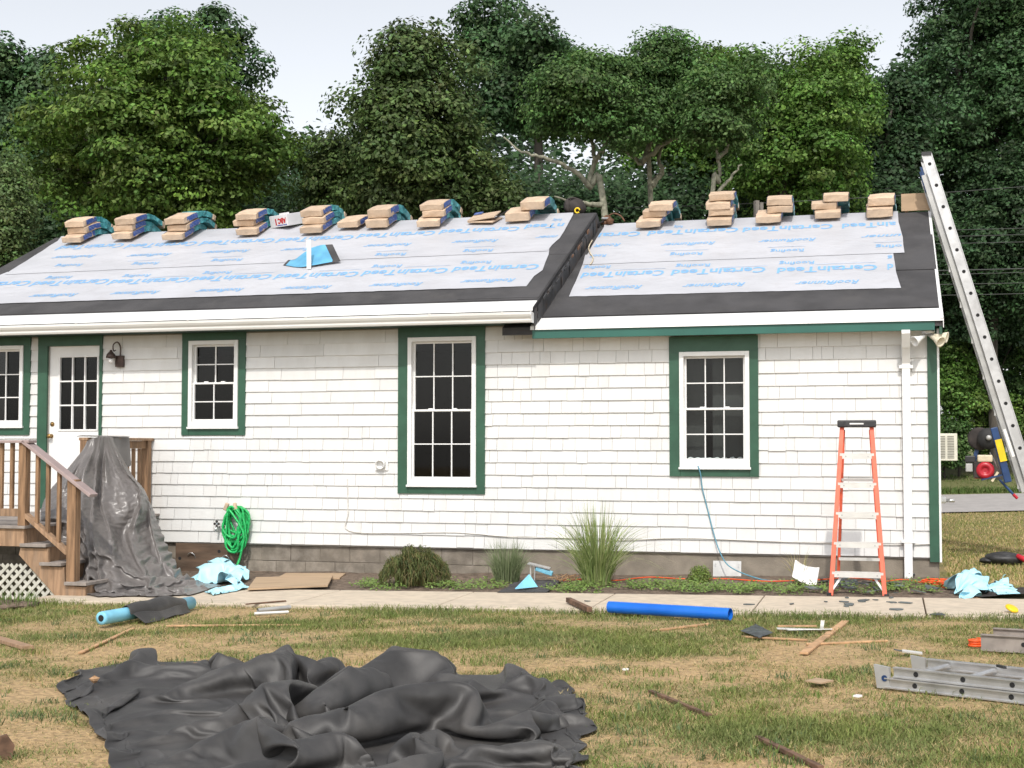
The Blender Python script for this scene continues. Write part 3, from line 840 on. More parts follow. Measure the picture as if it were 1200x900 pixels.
# seams and thin print lines across the sheets
def line_on(roof, parent, xa, ya, xb, yb, w, mt, n, name='printed_line'):
    a = roof_at(roof, xa, ya); b = roof_at(roof, xb, yb)
    m = MB(); m.add([rp(roof, a[0], a[1] - w / 2, n), rp(roof, b[0], b[1] - w / 2, n), rp(roof, b[0], b[1] + w / 2, n), rp(roof, a[0], a[1] + w / 2, n)], [(0, 1, 2, 3)])
    m.build(name, mt, parent)
for (sh, roof, n, a) in ((RLo, ROOF_R, .0215, (720, 318, 780, 316)), (RLo, ROOF_R, .0215, (845, 315, 900, 313)), (RLo, ROOF_R, .0215, (955, 311.5, 1026, 309)),
                         (RUp, ROOF_R, .0275, (780, 296, 830, 294.6)), (RUp, ROOF_R, .0275, (900, 292, 944, 290.4)), (RUp, ROOF_R, .0275, (1024, 286.5, 1057, 285.2)),
                         (LLo, ROOF_L, .0215, (90, 330, 128, 328.6)), (LLo, ROOF_L, .0215, (178, 326.5, 226, 324.6)), (LLo, ROOF_L, .0215, (275, 322.5, 322, 320.6)), (LLo, ROOF_L, .0215, (375, 319, 424, 317)), (LLo, ROOF_L, .0215, (474, 314.6, 528, 312.4)),
                         (LUp, ROOF_L, .0275, (150, 308, 188, 306.4)), (LUp, ROOF_L, .0275, (248, 303.6, 284, 302)), (LUp, ROOF_L, .0275, (442, 296.6, 478, 295)), (LUp, ROOF_L, .0275, (545, 292, 580, 290.4))):
    line_on(roof, sh, *a, .018, 'print_grey', n)

# ---- fittings on the front wall
def on_wall_thing(name, label, cat, hx, hz):
    return empty(name, H2W((hx, 0, hz)), HROT, label, cat)
# downspout
ds = on_wall_thing('downspout', 'white rectangular downspout beside the green corner board', 'downspout', -.335, 0)
m = MB(); m.span((-.045, -.09, .015), (.045, -.025, 2.42)); m.build('pipe', 'white_metal', ds, bevel=.006)
m = MB(); m.bar((0, -.0575, 2.42), (0, -.20, 2.62), .086, .062, (0, 0, 1)); m.bar((0, -.20, 2.60), (0, -.318, 2.755), .092, .07, (0, 0, 1)); m.build('elbow', 'white_metal', ds, bevel=.005)
for z in (2.36, .42): MB().span((-.075, -.094, z), (.075, -.018, z + .035)).build('strap', 'white_metal', ds)
# flood light
h = wall_at(1085, 392, -.15)
fl = on_wall_thing('flood_light', 'outdoor flood light with cream lamp shades under the eave', 'flood light', h[0], 2.70)
MB().lathe((0.02, -.16, .083), [(.075, 0), (.075, -.03), (.06, -.055)], 16).build('junction_box', 'alu', fl, smooth=True)
for k, (d, mt_) in enumerate((((-.17, -.14, -.10), 'white_vinyl'), ((.16, -.16, -.12), 'flood_cream'), ((.22, -.06, -.05), 'flood_cream'))):
    d = Vector(d).normalized(); c = Vector((.02, -.16, .03))
    MB().tube([c, c + d * .06], .018, 8).build('swivel_arm', 'alu', fl)
    MB().lathe(c + d * .06, [(.022, 0), (.028, .06), (.062, .15), (.064, .155), (.05, .15), (.02, .08)], 14, d).build('lamp_shade', mt_, fl, smooth=True)
# wall lantern beside the door
h = wall_at(141, 425)
sc = on_wall_thing('wall_lantern', 'rusty bronze wall lantern with curled arm beside the back door', 'lamp', h[0], h[2])
MB().span((-.035, -.07, -.06), (.075, -.015, .09)).build('mounting_box', 'bronze', sc, bevel=.004)
arm = [(.03, -.05, .09), (.035, -.06, .2), (.0, -.075, .265), (-.055, -.085, .23), (-.05, -.085, .15), (-.02, -.085, .16)]
MB().tube(curve_pts(arm, 6), .009, 6).build('curled_arm', 'bronze', sc, smooth=True)
MB().lathe((-.06, -.13, .10), [(.012, .06), (.02, .04), (.055, .0), (.065, -.04), (.06, -.045), (.02, -.05)], 12).build('lantern_cap', 'bronze', sc, smooth=True)
MB().lathe((-.06, -.13, .045), [(.03, .0), (.036, -.03), (.015, -.06)], 10).build('bulb', 'paper_white', sc, smooth=True)
# dryer vent
h = wall_at(448, 543)
dv = on_wall_thing('dryer_vent', 'small white vent hood on the shingles left of the tall window', 'vent', h[0], h[2])
MB().span((-.085, -.032, -.09), (.085, -.012, .09)).build('back_plate', 'white_vinyl', dv, bevel=.006)
MB().lathe((0, -.03, 0), [(.06, 0), (.06, .06), (.052, .065), (.05, .02)], 18, (0, -1, -.25)).build('hood', 'white_metal', dv, smooth=True)
# air conditioner through the gable wall, and a flue pipe below it
ac = empty('air_conditioner', H2W((0.002, 1.25, 0)), HROT, 'cream window air conditioner sticking out past the green corner', 'air conditioner')
a = W2H(plane_at(1099, 508, C0 + 1.0 * E2, E2)); b = W2H(plane_at(1122, 540, C0 + 1.0 * E2, E2))
MB().span((0, -.25, b[2]), (b[0], .25, a[2])).build('housing', 'ac_cream', ac, bevel=.008)
for k in range(14):
    for (u, v) in ((.045, .11), (.135, .21)):
        z = b[2] + .035 + k * (a[2] - b[2] - .07) / 13
        MB().span((u, -.253, z - .006), (v, -.25, z + .004)).build('louvre', 'ac_dark', ac)
fp = empty('flue_pipe', H2W((0.002, 1.6, 0)), HROT, 'white pipe ending in a thin metal tip out of the gable', 'pipe')
z = W2H(plane_at(1108, 586, C0 + 1.6 * E2, E2))[2]
MB().lathe((0, 0, z), [(.042, 0), (.042, .13), (.03, .135)], 14, (1, 0, 0)).build('sleeve', 'white_metal', fp, smooth=True)
MB().lathe((.13, 0, z - .005), [(.022, 0), (.022, .1), (.012, .105)], 12, (1, 0, 0)).build('tip', 'alu', fp, smooth=True)
# cables on the wall
cab = [wall_at(x, y) for x, y in ((408, 561), (409, 600), (410, 622), (470, 624.5), (535, 624), (600, 629), (660, 630), (720, 633), (800, 630.5), (900, 634), (1000, 637), (1062, 638), (1096, 637))]
cc = [(p[0], -.026, p[2]) for p in cab]
cb = empty('wall_cable', H2W((-4, 0, 0)), HROT, 'thin pale cable sagging along the lowest shingle course', 'cable')
MB().tube([(x + 4, y, z) for x, y, z in curve_pts(cc, 5)], .0065, 5).build('cable_run', 'cable_white', cb, smooth=True)
bc = [(818, 546, -.07), (821, 556, -.075), (823, 572, -.05), (829, 596, -.03), (835, 620, -.045), (842, 643, -.1), (851, 660, -.2), (864, 669, -.3), (885, 677, -.45), (905, 681, -.5), (950, 682, -.5)]
cp = []
for x, y, o_ in bc:
    h = wall_at(x, y, o_); w_ = H2W(h); cp.append((h[0], o_, max(h[2], float(gz(w_[0])) + .03)))
c2 = empty('hanging_extension_lead', H2W((-2.5, 0, 0)), HROT, 'blue cord hanging from the right window sill down to the bed', 'cord')
MB().tube([(x + 2.5, y, z) for x, y, z in curve_pts(cp, 6)], .0075, 6).build('cord_run', 'cord_blue', c2, smooth=True)
# ================================================================ things on the roof
BT = .090; BW = .34; BLEN = 1.0
def bundle_section(k0, k1, prof, w, th, jit, rj):
    """slab following prof [(y,z)...] from index k0 to k1, width w along x, thickness th upward"""
    vs = []; fs = []
    ks = list(range(k0, k1 + 1)); nx = 3
    for k in ks:
        y, z = prof[k]
        a = prof[max(k - 1, 0)]; b = prof[min(k + 1, len(prof) - 1)]
        ny, nz = -(b[1] - a[1]), (b[0] - a[0]); l = math.hypot(ny, nz); ny /= l; nz /= l
        for side in (0, 1):
            for i in range(nx):
                x = w * (i / (nx - 1) - .5)
                t = th * side
                bulge = .006 * (1 if side and i == 1 else 0)
                vs.append((x + rj.uniform(-jit, jit), y + ny * (t + bulge) + rj.uniform(-jit, jit), z + nz * (t + bulge) + rj.uniform(-jit, jit) * .6))
    n = 2 * nx
    for r_ in range(len(ks) - 1):
        o = r_ * n; p = (r_ + 1) * n
        for i in range(nx - 1):
            fs.append((o + i, o + i + 1, p + i + 1, p + i))
            fs.append((o + nx + i, p + nx + i, p + nx + i + 1, o + nx + i + 1))
        fs.append((o, p, p + nx, o + nx)); fs.append((o + nx - 1, o + 2 * nx - 1, p + 2 * nx - 1, p + nx - 1))
    for o in (0, (len(ks) - 1) * n):
        for i in range(nx - 1): fs.append((o + i, o + nx + i, o + nx + i + 1, o + i + 1))
    return vs, fs
def bundle(roof, hx, hy, lvl, label, rz=0.0, seed=0, flat=False, teal=True, th=BT, group='shingle bundles along the ridge'):
    """near end at (hx,hy); lvl is the height above the roof in metres"""
    rj = random.Random(seed)
    root = empty('shingle_bundle', H2W((hx, hy, roof_z(roof, hy))), HROT + rz, label, 'shingle bundle', group)
    prof = []
    d = roof['ridge'] - hy
    lift = lvl / ca
    rad = .10 + lvl * .8
    # smooth curve over the ridge, resting at its own level
    base0 = -SL * math.sqrt(d * d + rad * rad)
    nseg = 12
    for k in range(nseg + 1):
        s = BLEN * ca * k / nseg
        if flat: z = SL * s
        else: z = -SL * math.sqrt((s - d) ** 2 + rad * rad) - base0
        prof.append((s, z + lift + .006))
    if not flat:                                             # keep it on the roof, never below its plane
        low = min(p[1] - lift - (SL * p[0] if p[0] < d else SL * (2 * d - p[0])) for p in prof)
        prof = [(p[0], p[1] - min(low, 0) + .004) for p in prof]
    cut = nseg if flat or not teal else 5
    v, f = bundle_section(0, cut, prof, BW, th, .009, rj)
    MB().add(v, f).build('kraft_wrap', 'kraft', root, bevel=.008)
    if cut < nseg:
        v, f = bundle_section(cut, nseg - 1, prof, BW - .006, th - .008, .011, rj)
        MB().add(v, f).build('plastic_wrap', 'wrap_teal', root, bevel=.006)
        v, f = bundle_section(nseg - 1, nseg, prof, BW, th, .004, rj)
        MB().add(v, f).build('kraft_end', 'kraft', root, bevel=.006)
    for sx in (-1, 1):                                       # printed blue strip along each long side
        vs = []; fs = []
        for k in range(1, cut + 1):
            y, z = prof[k]
            for (x, dz) in ((sx * (BW / 2 + .0045), th * .12), (sx * (BW / 2 + .0065), th * .5), (sx * (BW / 2 + .0045), th * .9)):
                vs.append((x, y - SL * dz * .8, z + dz))
        for r_ in range(cut - 1):
            for i in range(2): fs.append((r_ * 3 + i, r_ * 3 + i + 1, r_ * 3 + 4 + i, r_ * 3 + 3 + i))
        MB().add(vs, fs).build('blue_band', 'wrap_blue', root)
    return root
W_ = {1: ['single'], 2: ['lower', 'upper'], 3: ['bottom', 'middle', 'top'], 4: ['bottom', 'second', 'third', 'top']}
# (roof, [(px centre of front bottom edge, py)...first is lowest], x offsets per level, description)
STACKS = [
    (ROOF_L, 84, 290.5, [0, .03, .02], 'stack at the bare far end of the long roof'),
    (ROOF_L, 142, 287, [0, .0, .05], 'second stack from the bare far end of the long roof'),
    (ROOF_L, 203, 288, [-.01, .03, .02], 'third stack from the bare far end of the long roof'),
    (ROOF_L, 287, 281.5, [.03, -.06, .02], 'stack just left of the white lettered carton'),
    (ROOF_L, 364, 279.5, [0, .01, -.02], 'stack just right of the white lettered carton'),
    (ROOF_L, 442, 273, [-.01, .02], 'stack beside the lone flat bundle'),
    (ROOF_L, 503, 272.5, [-.02, .04, .02], 'stack between the lone bundle and the opened packet'),
    (ROOF_L, 606, 265.5, [0, .22], 'offset stack beside the dark roof step'),
    (ROOF_R, 760, 273.5, [0, .07, .17], 'leaning stack on the low roof next to the roof step'),
    (ROOF_R, 843, 271, [0, .02, -.02, .03], 'stack of four on the low roof'),
    (ROOF_R, 900, 268, [0, .16, .15], 'stack in front of the grey post'),
    (ROOF_R, 970, 263, [0, -.05, .11], 'second stack from the plywood board'),
    (ROOF_R, 1031, 261, [0, .02], 'stack beside the plywood board')]
sd = 100
for roof, px, py, offs, desc in STACKS:
    h = roof_at(roof, px, py)
    th = .118 if len(offs) == 2 else BT
    hy = min(h[1], roof['ridge'] - .28)
    for k, dx in enumerate(offs):
        sd += 1
        if roof is ROOF_L and px in (606,) and k == 0: pass
        bundle(roof, h[0] + dx, hy + (.0 if k == 0 else rs.uniform(-.01, .05)) + (.05 if k == 1 and len(offs) > 2 else 0), .030 + k * (th * ca + .003), '%s shingle bundle in the %s' % (W_[len(offs)][k], desc), rs.uniform(-.05, .05), sd, th=th)
h = roof_at(ROOF_L, 408, 273.5)
bundle(ROOF_L, h[0], h[1], .030, 'lone paper wrapped shingle bundle lying flat below the ridge', -.1, 7, flat=False, teal=False)
# opened packet: folded wrapper lying flat
h = roof_at(ROOF_L, 563, 266.5)
pk = empty('opened_packet', H2W((h[0], h[1], roof_z(ROOF_L, h[1]) + .035)), HROT - .15, 'opened flattened brown shingle wrapper lying on the ridge', 'wrapper')
MB().box((0, .16, .16 * SL + .02), (.40, .36, .022), (math.atan(SL) - .12, .06, 0)).build('lower_fold', 'kraft', pk, bevel=.006)
MB().box((-.02, .17, .17 * SL + .075), (.42, .38, .02), (math.atan(SL) - .05, -.10, .1)).build('upper_fold', 'kraft', pk, bevel=.006)
MB().box((-.17, .30, .26 * SL + .105), (.12, .1, .016), (math.atan(SL) - .05, -.1, .1)).build('blue_flap', 'wrap_blue', pk)
MB().bar((.20, .06, .09), (.25, .42, .26), .012, .02).build('torn_edge', 'bag_dark', pk)
# white carton with red letters
h = roof_at(ROOF_L, 329, 270.5)
bx = empty('carton', H2W((h[0], h[1], roof_z(ROOF_L, h[1]) + .04)), HROT - .42, 'small white carton with red and blue lettering on the ridge', 'carton')
tilt = math.atan(SL) * .55
Rm = Euler((tilt, 0, 0)).to_matrix()
o = MB().box(Rm @ Vector((0, .15, .11)), (.40, .34, .18), Rm).build('carton_body', 'box_white', bx, bevel=.006)
MB().box(Rm @ Vector((0, .12, .212)), (.12, .10, .025), Rm).build('carton_flap', 'box_white', bx, bevel=.003)
me = text_mesh('ABC', 'ink_red', .06)
o = link('printed_letters', me, bx)
o.matrix_local = Matrix.Translation(Rm @ Vector((.08, -.0225, .145))) @ (Rm @ Matrix(((-1, 0, 0), (0, 0, -1), (0, -1, 0))).transposed()).to_4x4() @ Matrix.Diagonal((.19, .075, 1, 1))
MB().box(Rm @ Vector((.07, -.022, .045)), (.22, .003, .012), Rm).build('printed_line', 'ink_blue', bx)
MB().box(Rm @ Vector((-.06, -.022, .10)), (.025, .003, .10), Rm).build('printed_line', 'ink_red', bx)
# blue flap of film with a white strip of wood
h = roof_at(ROOF_L, 363, 314)
ff = empty('film_flap', H2W((h[0], h[1], roof_z(ROOF_L, h[1]) + .03)), HROT, 'curled blue film sheet with dark backing standing on the long roof', 'film sheet')
def fpt(px, py, back=0.0):      # a point in the upright plane through the flap's base
    q_ = W2H(plane_at(px, py, H2W((h[0], h[1] + back, 0)), E2)); return (q_[0] - h[0], back, q_[2] - roof_z(ROOF_L, h[1]) - .03)
n_, m_ = 16, 8
P = np.zeros((n_, m_, 3))
for i in range(n_):
    u = i / (n_ - 1)
    bot = np.array([333 + 56 * u, 316.5 - 8 * u + 3 * math.sin(u * 3.14)]); top = np.array([331 + 41 * u + 0 * u, 308 - 22 * math.sin(u * 1.57)])
    for j in range(m_):
        v = j / (m_ - 1)
        q_ = bot * (1 - v) + top * v
        x, y, z = fpt(q_[0], q_[1])
        P[i, j] = (x, .12 * math.sin(u * 3.1) * (1 - v) * -1 + .22 * v + .05, z + .03 + .22 * v * .0)
P[..., 2] = np.maximum(P[..., 2], P[..., 1] * SL + .004)
link('film', grid_mesh('film', P, 'flap_blue'), ff)
Pb = P.copy(); Pb[..., 1] += .02; Pb[-5:, :, 0] += np.linspace(0, .10, 5)[:, None]; Pb[:4, :, 0] -= np.linspace(.05, 0, 4)[:, None]; Pb[..., 2] += .004
link('backing', grid_mesh('backing', Pb, 'membrane'), ff)
a = fpt(367, 315); b = fpt(363.5, 279.5)
ws = empty('wood_strip', H2W((h[0], h[1] - .14, roof_z(ROOF_L, h[1] - .14) + .03)), HROT, 'white painted wood strip leaning on the blue film sheet', 'wood strip')
MB().bar((a[0], .0, .0), (b[0], .10, b[2] + .04), .062, .02, (0, 1, 0)).build('strip', 'white_vinyl', ws, bevel=.003)
# plywood offcut at the gable ridge
h0 = roof_at(ROOF_R, 1072, 247)
yy = ROOF_R['ridge'] + .02
a = W2H(plane_at(1056, 231, H2W((0, yy, 0)), E2)); b = W2H(plane_at(1090.5, 247, H2W((0, yy, 0)), E2))
pb = empty('plywood_board', H2W(((a[0] + b[0]) / 2, yy, b[2])), HROT, 'small brown plywood board propped on the gable end of the ridge', 'board')
wd = b[0] - a[0]; zr = roof_z(ROOF_R, ROOF_R['ridge'])
MB().box((0, -.03, (a[2] - b[2]) / 2 + .02), (wd, .02, a[2] - b[2] + .04), (-.15, 0, 0)).build('sheet', 'plywood', pb)
MB().span((-wd / 2 + .05, -.02, -.06), (-wd / 2 + .09, .16, .02)).build('cleat', 'lath', pb)
# grey post standing behind the low roof
P0 = depth_at(889, 240, 24.0)
gp = empty('grey_post', (P0[0], P0[1], float(gz(P0[0]))), .2, 'weathered grey wooden post rising behind the low roof', 'post')
zt = depth_at(889, 235.5, 24.0)[2] - gp.location[2]
MB().span((-.075, -.05, -.02), (-.005, .05, zt)).build('plank', 'post_grey', gp); MB().span((.01, -.05, -.02), (.07, .05, zt - .03)).build('plank', 'post_grey', gp)
# tool bag on the ridge
h = roof_at(ROOF_L, 672, 252)
tb = empty('tool_bag', H2W((h[0] + .02, ROOF_L['ridge'] + .12, roof_z(ROOF_L, ROOF_L['ridge']))), HROT, 'black tool bag sitting on the ridge by the roof step', 'tool bag')
v = []
def lump(c, r, n=10, m=7, seed=0, sq=1.0, wob=.12):
    rj = np.random.default_rng(seed); V = []; Fs = []
    for i in range(m + 1):
        th = math.pi * i / m
        for k in range(n):
            a = 2 * math.pi * k / n; w = 1 + wob * (rj.random() - .5)
            V.append((c[0] + r[0] * w * math.sin(th) * math.cos(a), c[1] + r[1] * w * math.sin(th) * math.sin(a), c[2] + r[2] * w * math.cos(th)))
    for i in range(m):
        for k in range(n):
            Fs.append((i * n + k, i * n + (k + 1) % n, (i + 1) * n + (k + 1) % n, (i + 1) * n + k))
    return V, Fs
m = MB(); m.add(*lump((-.02, 0, .11), (.15, .12, .13), seed=3, wob=.25)); m.build('bag_body', 'bag_dark', tb, smooth=True)
m = MB(); m.add(*lump((-.13, -.02, .12), (.07, .08, .11), seed=4, wob=.3)); m.build('pouch', 'bag_dark', tb, smooth=True)
MB().tube(curve_pts([(-.2, 0, .1), (-.16, -.02, .22), (-.05, -.03, .25), (.08, -.02, .2)], 5), .014, 6).build('strap', 'bag_dark', tb, smooth=True)
tr = [(.03 + .035 * math.cos(a), -.14, .045 + .035 * math.sin(a)) for a in np.linspace(0, 5.6, 14)]
MB().tube(tr, .012, 6).build('tape_hook', 'yellow', tb, smooth=True)
# leather tool belt with hammer hanging over the valley
h = roof_at(ROOF_R, 710, 266)
lb = empty('tool_belt', H2W((h[0], h[1], roof_z(ROOF_R, h[1]) + .03)), HROT, 'brown leather tool belt with a hammer and string on the low roof', 'tool belt')
for k, (c, r_) in enumerate((((0, .1, .09), (.075, .07, .065)), ((.06, .0, .055), (.06, .055, .05)), ((-.02, .05, .035), (.06, .05, .035)))):
    m = MB(); m.add(*lump(c, r_, seed=20 + k, wob=.35)); m.build('pouch', 'leather', lb, smooth=True)
MB().tube(curve_pts([(.0, .1, .14), (.1, .1, .18), (.2, .1, .14), (.27, .05, .05)], 5), .012, 6).build('belt', 'leather', lb, smooth=True)
a = Vector((-.03, .0, .06)); b = Vector((-.27, -.32, -.32 * SL + .02))
MB().tube([a, a * .3 + b * .7, b], [.013, .013, .019], 8).build('hammer_handle', 'rubber', lb, smooth=True)
MB().tube([a + Vector((-.03, .02, .04)), a + Vector((.07, -.01, .03))], .018, 8).build('hammer_head', 'alu', lb)
st = []
for x, y in ((694, 285), (690, 293), (691.5, 300), (695, 305), (694, 310), (692, 313)):
    q_ = roof_at(ROOF_R, x, y); st.append((q_[0] - h[0], q_[1] - h[1], (q_[1] - h[1]) * SL + .012))
MB().tube(curve_pts(st, 5), .009, 6).build('string', 'cream', lb, smooth=True)
# ================================================================ extension ladder on the gable with its hoist
LB = np.array([1.49, 3.35, 0.0]); gl = float(gz(H2W(LB)[0])) 
ld = empty('extension_ladder', H2W((LB[0], LB[1], gl)), HROT, 'tall aluminium extension ladder leaning on the right gable end', 'ladder')
dx, dz = -(1.49 + .03), 5.36
LL = math.hypot(dx, dz); ux = Vector((dx / LL, 0, dz / LL)); un = Vector((dz / LL, 0, -dx / LL))   # along, and outward (right/up)
def rail(o, y, l0, l1, name, mt_, dp):
    c = un * o + Vector((0, y, 0)); m = MB()
    m.bar(c + ux * l0, c + ux * l1, .012, dp, un)
    for s in (-1, 1): m.bar(c + un * s * (dp / 2 + .004) + ux * l0, c + un * s * (dp / 2 + .004) + ux * l1, .032, .010, un)
    return m.build(name, mt_, ld)
for y in (-.22, .22):
    rail(.04, y, .02, LL, 'side_rail', 'alu', .115); rail(-.065, y * .84, .9, LL - .25, 'side_rail', 'alu_dull', .06)
    MB().box(ux * (LL + .01) + un * .04 + Vector((0, y, 0)), (.13, .04, .05)).build('end_cap', 'black_plastic', ld)
    MB().box(Vector((0.03, y, .012)), (.12, .06, .035)).build('foot', 'rubber', ld)
    MB().box(ux * (LL - .28) + un * -.075 + Vector((0, y * .84 - .02 * (1 if y > 0 else -1), 0)), (.03, .02, .30), Euler((0, math.atan2(dx, dz), 0)).to_matrix()).build('end_pad', 'hoist_blue', ld)
for k in range(18):
    l = .25 + .305 * k
    MB().tube([ux * l + un * .04 + Vector((0, -.225, 0)), ux * l + un * .04 + Vector((0, .225, 0))], .017, 8).build('rung', 'alu', ld)
    MB().tube([ux * l + un * .04 + Vector((0, -.2265, 0)), ux * l + un * .04 + Vector((0, -.2285, 0))], .024, 10).build('rung_end', 'dark', ld)
for k in range(15):
    l = 1.3 + .29 * k
    if l < LL - .3: MB().tube([ux * l - un * .06 + Vector((0, -.19, 0)), ux * l - un * .06 + Vector((0, .19, 0))], .016, 8).build('rung', 'alu', ld)
for k in range(7):
    l = 1.0 + .5 * k
    MB().box(ux * l - un * .115 + Vector((0, -.16, 0)), (.03, .03, .08), Euler((0, math.atan2(dx, dz) + .3, 0)).to_matrix()).build('rung_hook', 'alu_dull', ld)
# hoist clamped on the ladder
def lp(px, py, y=2.98):
    return W2H(plane_at(px, py, H2W((0, y, 0)), E2)) - np.array([LB[0], LB[1], gl])
hs = empty('ladder_hoist', H2W((LB[0] - .55, LB[1] - .3, gl + 1.5)), HROT, 'blue ladder hoist with red engine clamped to the tall ladder', 'hoist')
hs_o = np.array([-.55, -.3, 1.5])
def hp(px, py, dy=0.0):
    q_ = lp(px, py); return Vector((q_[0] - hs_o[0], q_[1] - hs_o[1] + dy, q_[2] - hs_o[2]))
MB().bar(hp(1164, 501), hp(1181, 565), .20, .09, (1, 0, .3)).build('frame_column', 'hoist_blue', hs, bevel=.01)
MB().bar(hp(1169, 515, -.106), hp(1175.5, 540.5, -.106), .012, .085, (1, 0, .3)).build('yellow_label', 'yellow', hs)
MB().bar(hp(1176, 503, -.12), hp(1187, 535, -.12), .008, .035, (1, 0, .3)).build('paper_label', 'paper_white', hs)
MB().lathe(hp(1158, 514), [(.14, 0), (.14, .02), (.10, .03), (.11, .06), (.14, .07), (.14, .09), (.03, .09)], 22, (0, -1, 0)).build('belt_guard', 'rubber', hs, smooth=True)
MB().lathe(hp(1148, 514, .05), [(.15, 0), (.15, .05), (.12, .06)], 22, (0, -1, 0)).build('drum', 'bag_dark', hs, smooth=True)
MB().lathe(hp(1158, 513, -.10), [(.035, 0), (.035, .03), (.015, .04)], 12, (0, -1, 0)).build('hub', 'alu_dull', hs, smooth=True)
MB().span(hp(1140.5, 541, .06), hp(1152, 560, -.06)).build('engine_block', 'bag_dark', hs, bevel=.012)
MB().lathe(hp(1154, 551), [(.115, -.04), (.118, .04), (.10, .085), (.05, .09), (.045, .075), (.02, .075)], 22, (0, -1, 0)).build('recoil_cover', 'engine_red', hs, smooth=True)
MB().span(hp(1141, 545, -.02), hp(1165, 561, .08)).build('engine_shroud', 'engine_red', hs, bevel=.02)
MB().span(hp(1145, 533, .10), hp(1163, 541.5, -.07)).build('fuel_tank', 'cream', hs, bevel=.018)
MB().span(hp(1131, 534, .05), hp(1143, 542, -.05)).build('air_filter', 'black_plastic', hs, bevel=.012)
MB().span(hp(1131.5, 543, .04), hp(1140, 553, -.03)).build('muffler', 'alu_dull', hs, bevel=.01)
MB().tube([hp(1160, 530), hp(1168, 545), hp(1176, 560)], .009, 6).build('throttle_lever', 'alu', hs)
MB().tube([hp(1171, 562, -.04), hp(1187, 579, -.04)], .016, 8).build('brake_handle', 'hoist_blue', hs)
MB().tube([hp(1187, 579, -.04), hp(1192, 584, -.04)], .02, 8).build('handle_grip', 'engine_red', hs)
MB().bar(hp(1162, 564, -.06), hp(1169, 553, -.06), .02, .03).build('pedal', 'cream', hs)
MB().bar(hp(1150, 562), hp(1176, 556), .16, .02).build('engine_plate', 'hoist_blue', hs)
MB().bar(hp(1142, 540, .05), hp(1148, 514, .05), .04, .05).build('bracket', 'hoist_blue', hs)
# ================================================================ power lines beyond the house
for k, (y0_, y1_, sag) in enumerate(((243, 213, 4), (270, 266.5, .5), (277.5, 274, .5), (285.5, 283, .5), (317, 314, .6), (322, 318, .6), (333, 331, .6), (346, 343.5, .5))):
    x0_ = 760 if k == 0 else 1085
    a = depth_at(x0_ - 40, y0_ + 1, 27); b = depth_at(1290, y1_ - 2, 27)
    pts = [a * (1 - t) + b * t - np.array([0, 0, sag * .02 * 4 * t * (1 - t)]) for t in np.linspace(0, 1, 12)]
    names = ['highest thin cable crossing above the plywood board'] + ['thin overhead cable behind the ladder, %s below the plywood board' % w for w in ('first', 'second', 'third', 'fourth and thickest', 'fifth', 'sixth', 'seventh')]
    m = MB(); m.tube(pts, .008 if k not in (4,) else .013, 5)
    m.build('overhead_cable', 'wire', label=names[k], cat='cable', group='overhead cables behind the ladder')
# ================================================================ cloth: a small position based solver
def pbd(P, iters=120, stretch=1.04, grav=.0012, anchor=0.0, pin=None, ground=None, bend=.12, noise=.004, seed=0, restP=None, bmin=.93):
    g = np.random.default_rng(seed)
    P0 = P.copy(); rest = restP if restP is not None else P
    P = P + g.normal(0, noise, P.shape)
    cons = []
    fld = np.zeros(P.shape[:2]) + stretch
    def reg(a, b, k, s):
        cons.append((a, b, np.linalg.norm(rest[a] - rest[b], axis=-1) * (fld[a] + fld[b]) / 2, k))
    S = slice
    for par in (0, 1):
        n = P.shape[0]; m_ = P.shape[1]
        reg((S(par, n - 1, 2), S(None)), (S(par + 1, n, 2), S(None)), .5, stretch)
        reg((S(None), S(par, m_ - 1, 2)), (S(None), S(par + 1, m_, 2)), .5, stretch)
        reg((S(par, n - 1, 2), S(0, m_ - 1)), (S(par + 1, n, 2), S(1, m_)), .25, stretch)
        reg((S(par, n - 1, 2), S(1, m_)), (S(par + 1, n, 2), S(0, m_ - 1)), .25, stretch)
    bends = []
    for a, b in (((S(0, -2), S(None)), (S(2, None), S(None))), ((S(None), S(0, -2)), (S(None), S(2, None)))):
        bends.append((a, b, np.linalg.norm(rest[a] - rest[b], axis=-1) * (fld[a] + fld[b]) / 2))
    V = np.zeros_like(P)
    for it in range(iters):
        V *= .9; V[..., 2] -= grav
        Q_ = P.copy(); P = P + V
        if np.any(anchor): P += anchor * (P0 - P)
        for rep in range(3):
            for a, b, L_, k in cons:
                d = P[b] - P[a]; l = np.linalg.norm(d, axis=-1) + 1e-9
                c = (k * (l - L_) / l)[..., None] * d
                P[a] += c; P[b] -= c
        for a, b, L_ in bends:
            d = P[b] - P[a]; l = np.linalg.norm(d, axis=-1) + 1e-9
            c = (bend * .5 * np.minimum(l - L_ * bmin, 0) / l)[..., None] * d
            P[a] += c; P[b] -= c
        if ground is not None:
            z = ground(P[..., 0]) + .004; under = P[..., 2] < z
            P[..., 2] = np.where(under, z, P[..., 2])
            P[..., :2] = np.where(under[..., None], Q_[..., :2] * .8 + P[..., :2] * .2, P[..., :2])
        if pin is not None: P = np.where(pin[..., None], P0, P)
        V = np.clip(P - Q_, -.03, .03)
    return P
def interp_curve(pts, t):
    pts = np.array(pts, float); d = np.r_[0, np.cumsum(np.linalg.norm(np.diff(pts, axis=0), axis=1))]; d /= d[-1]
    return np.stack([np.interp(t, d, pts[:, k]) for k in range(pts.shape[1])], -1)
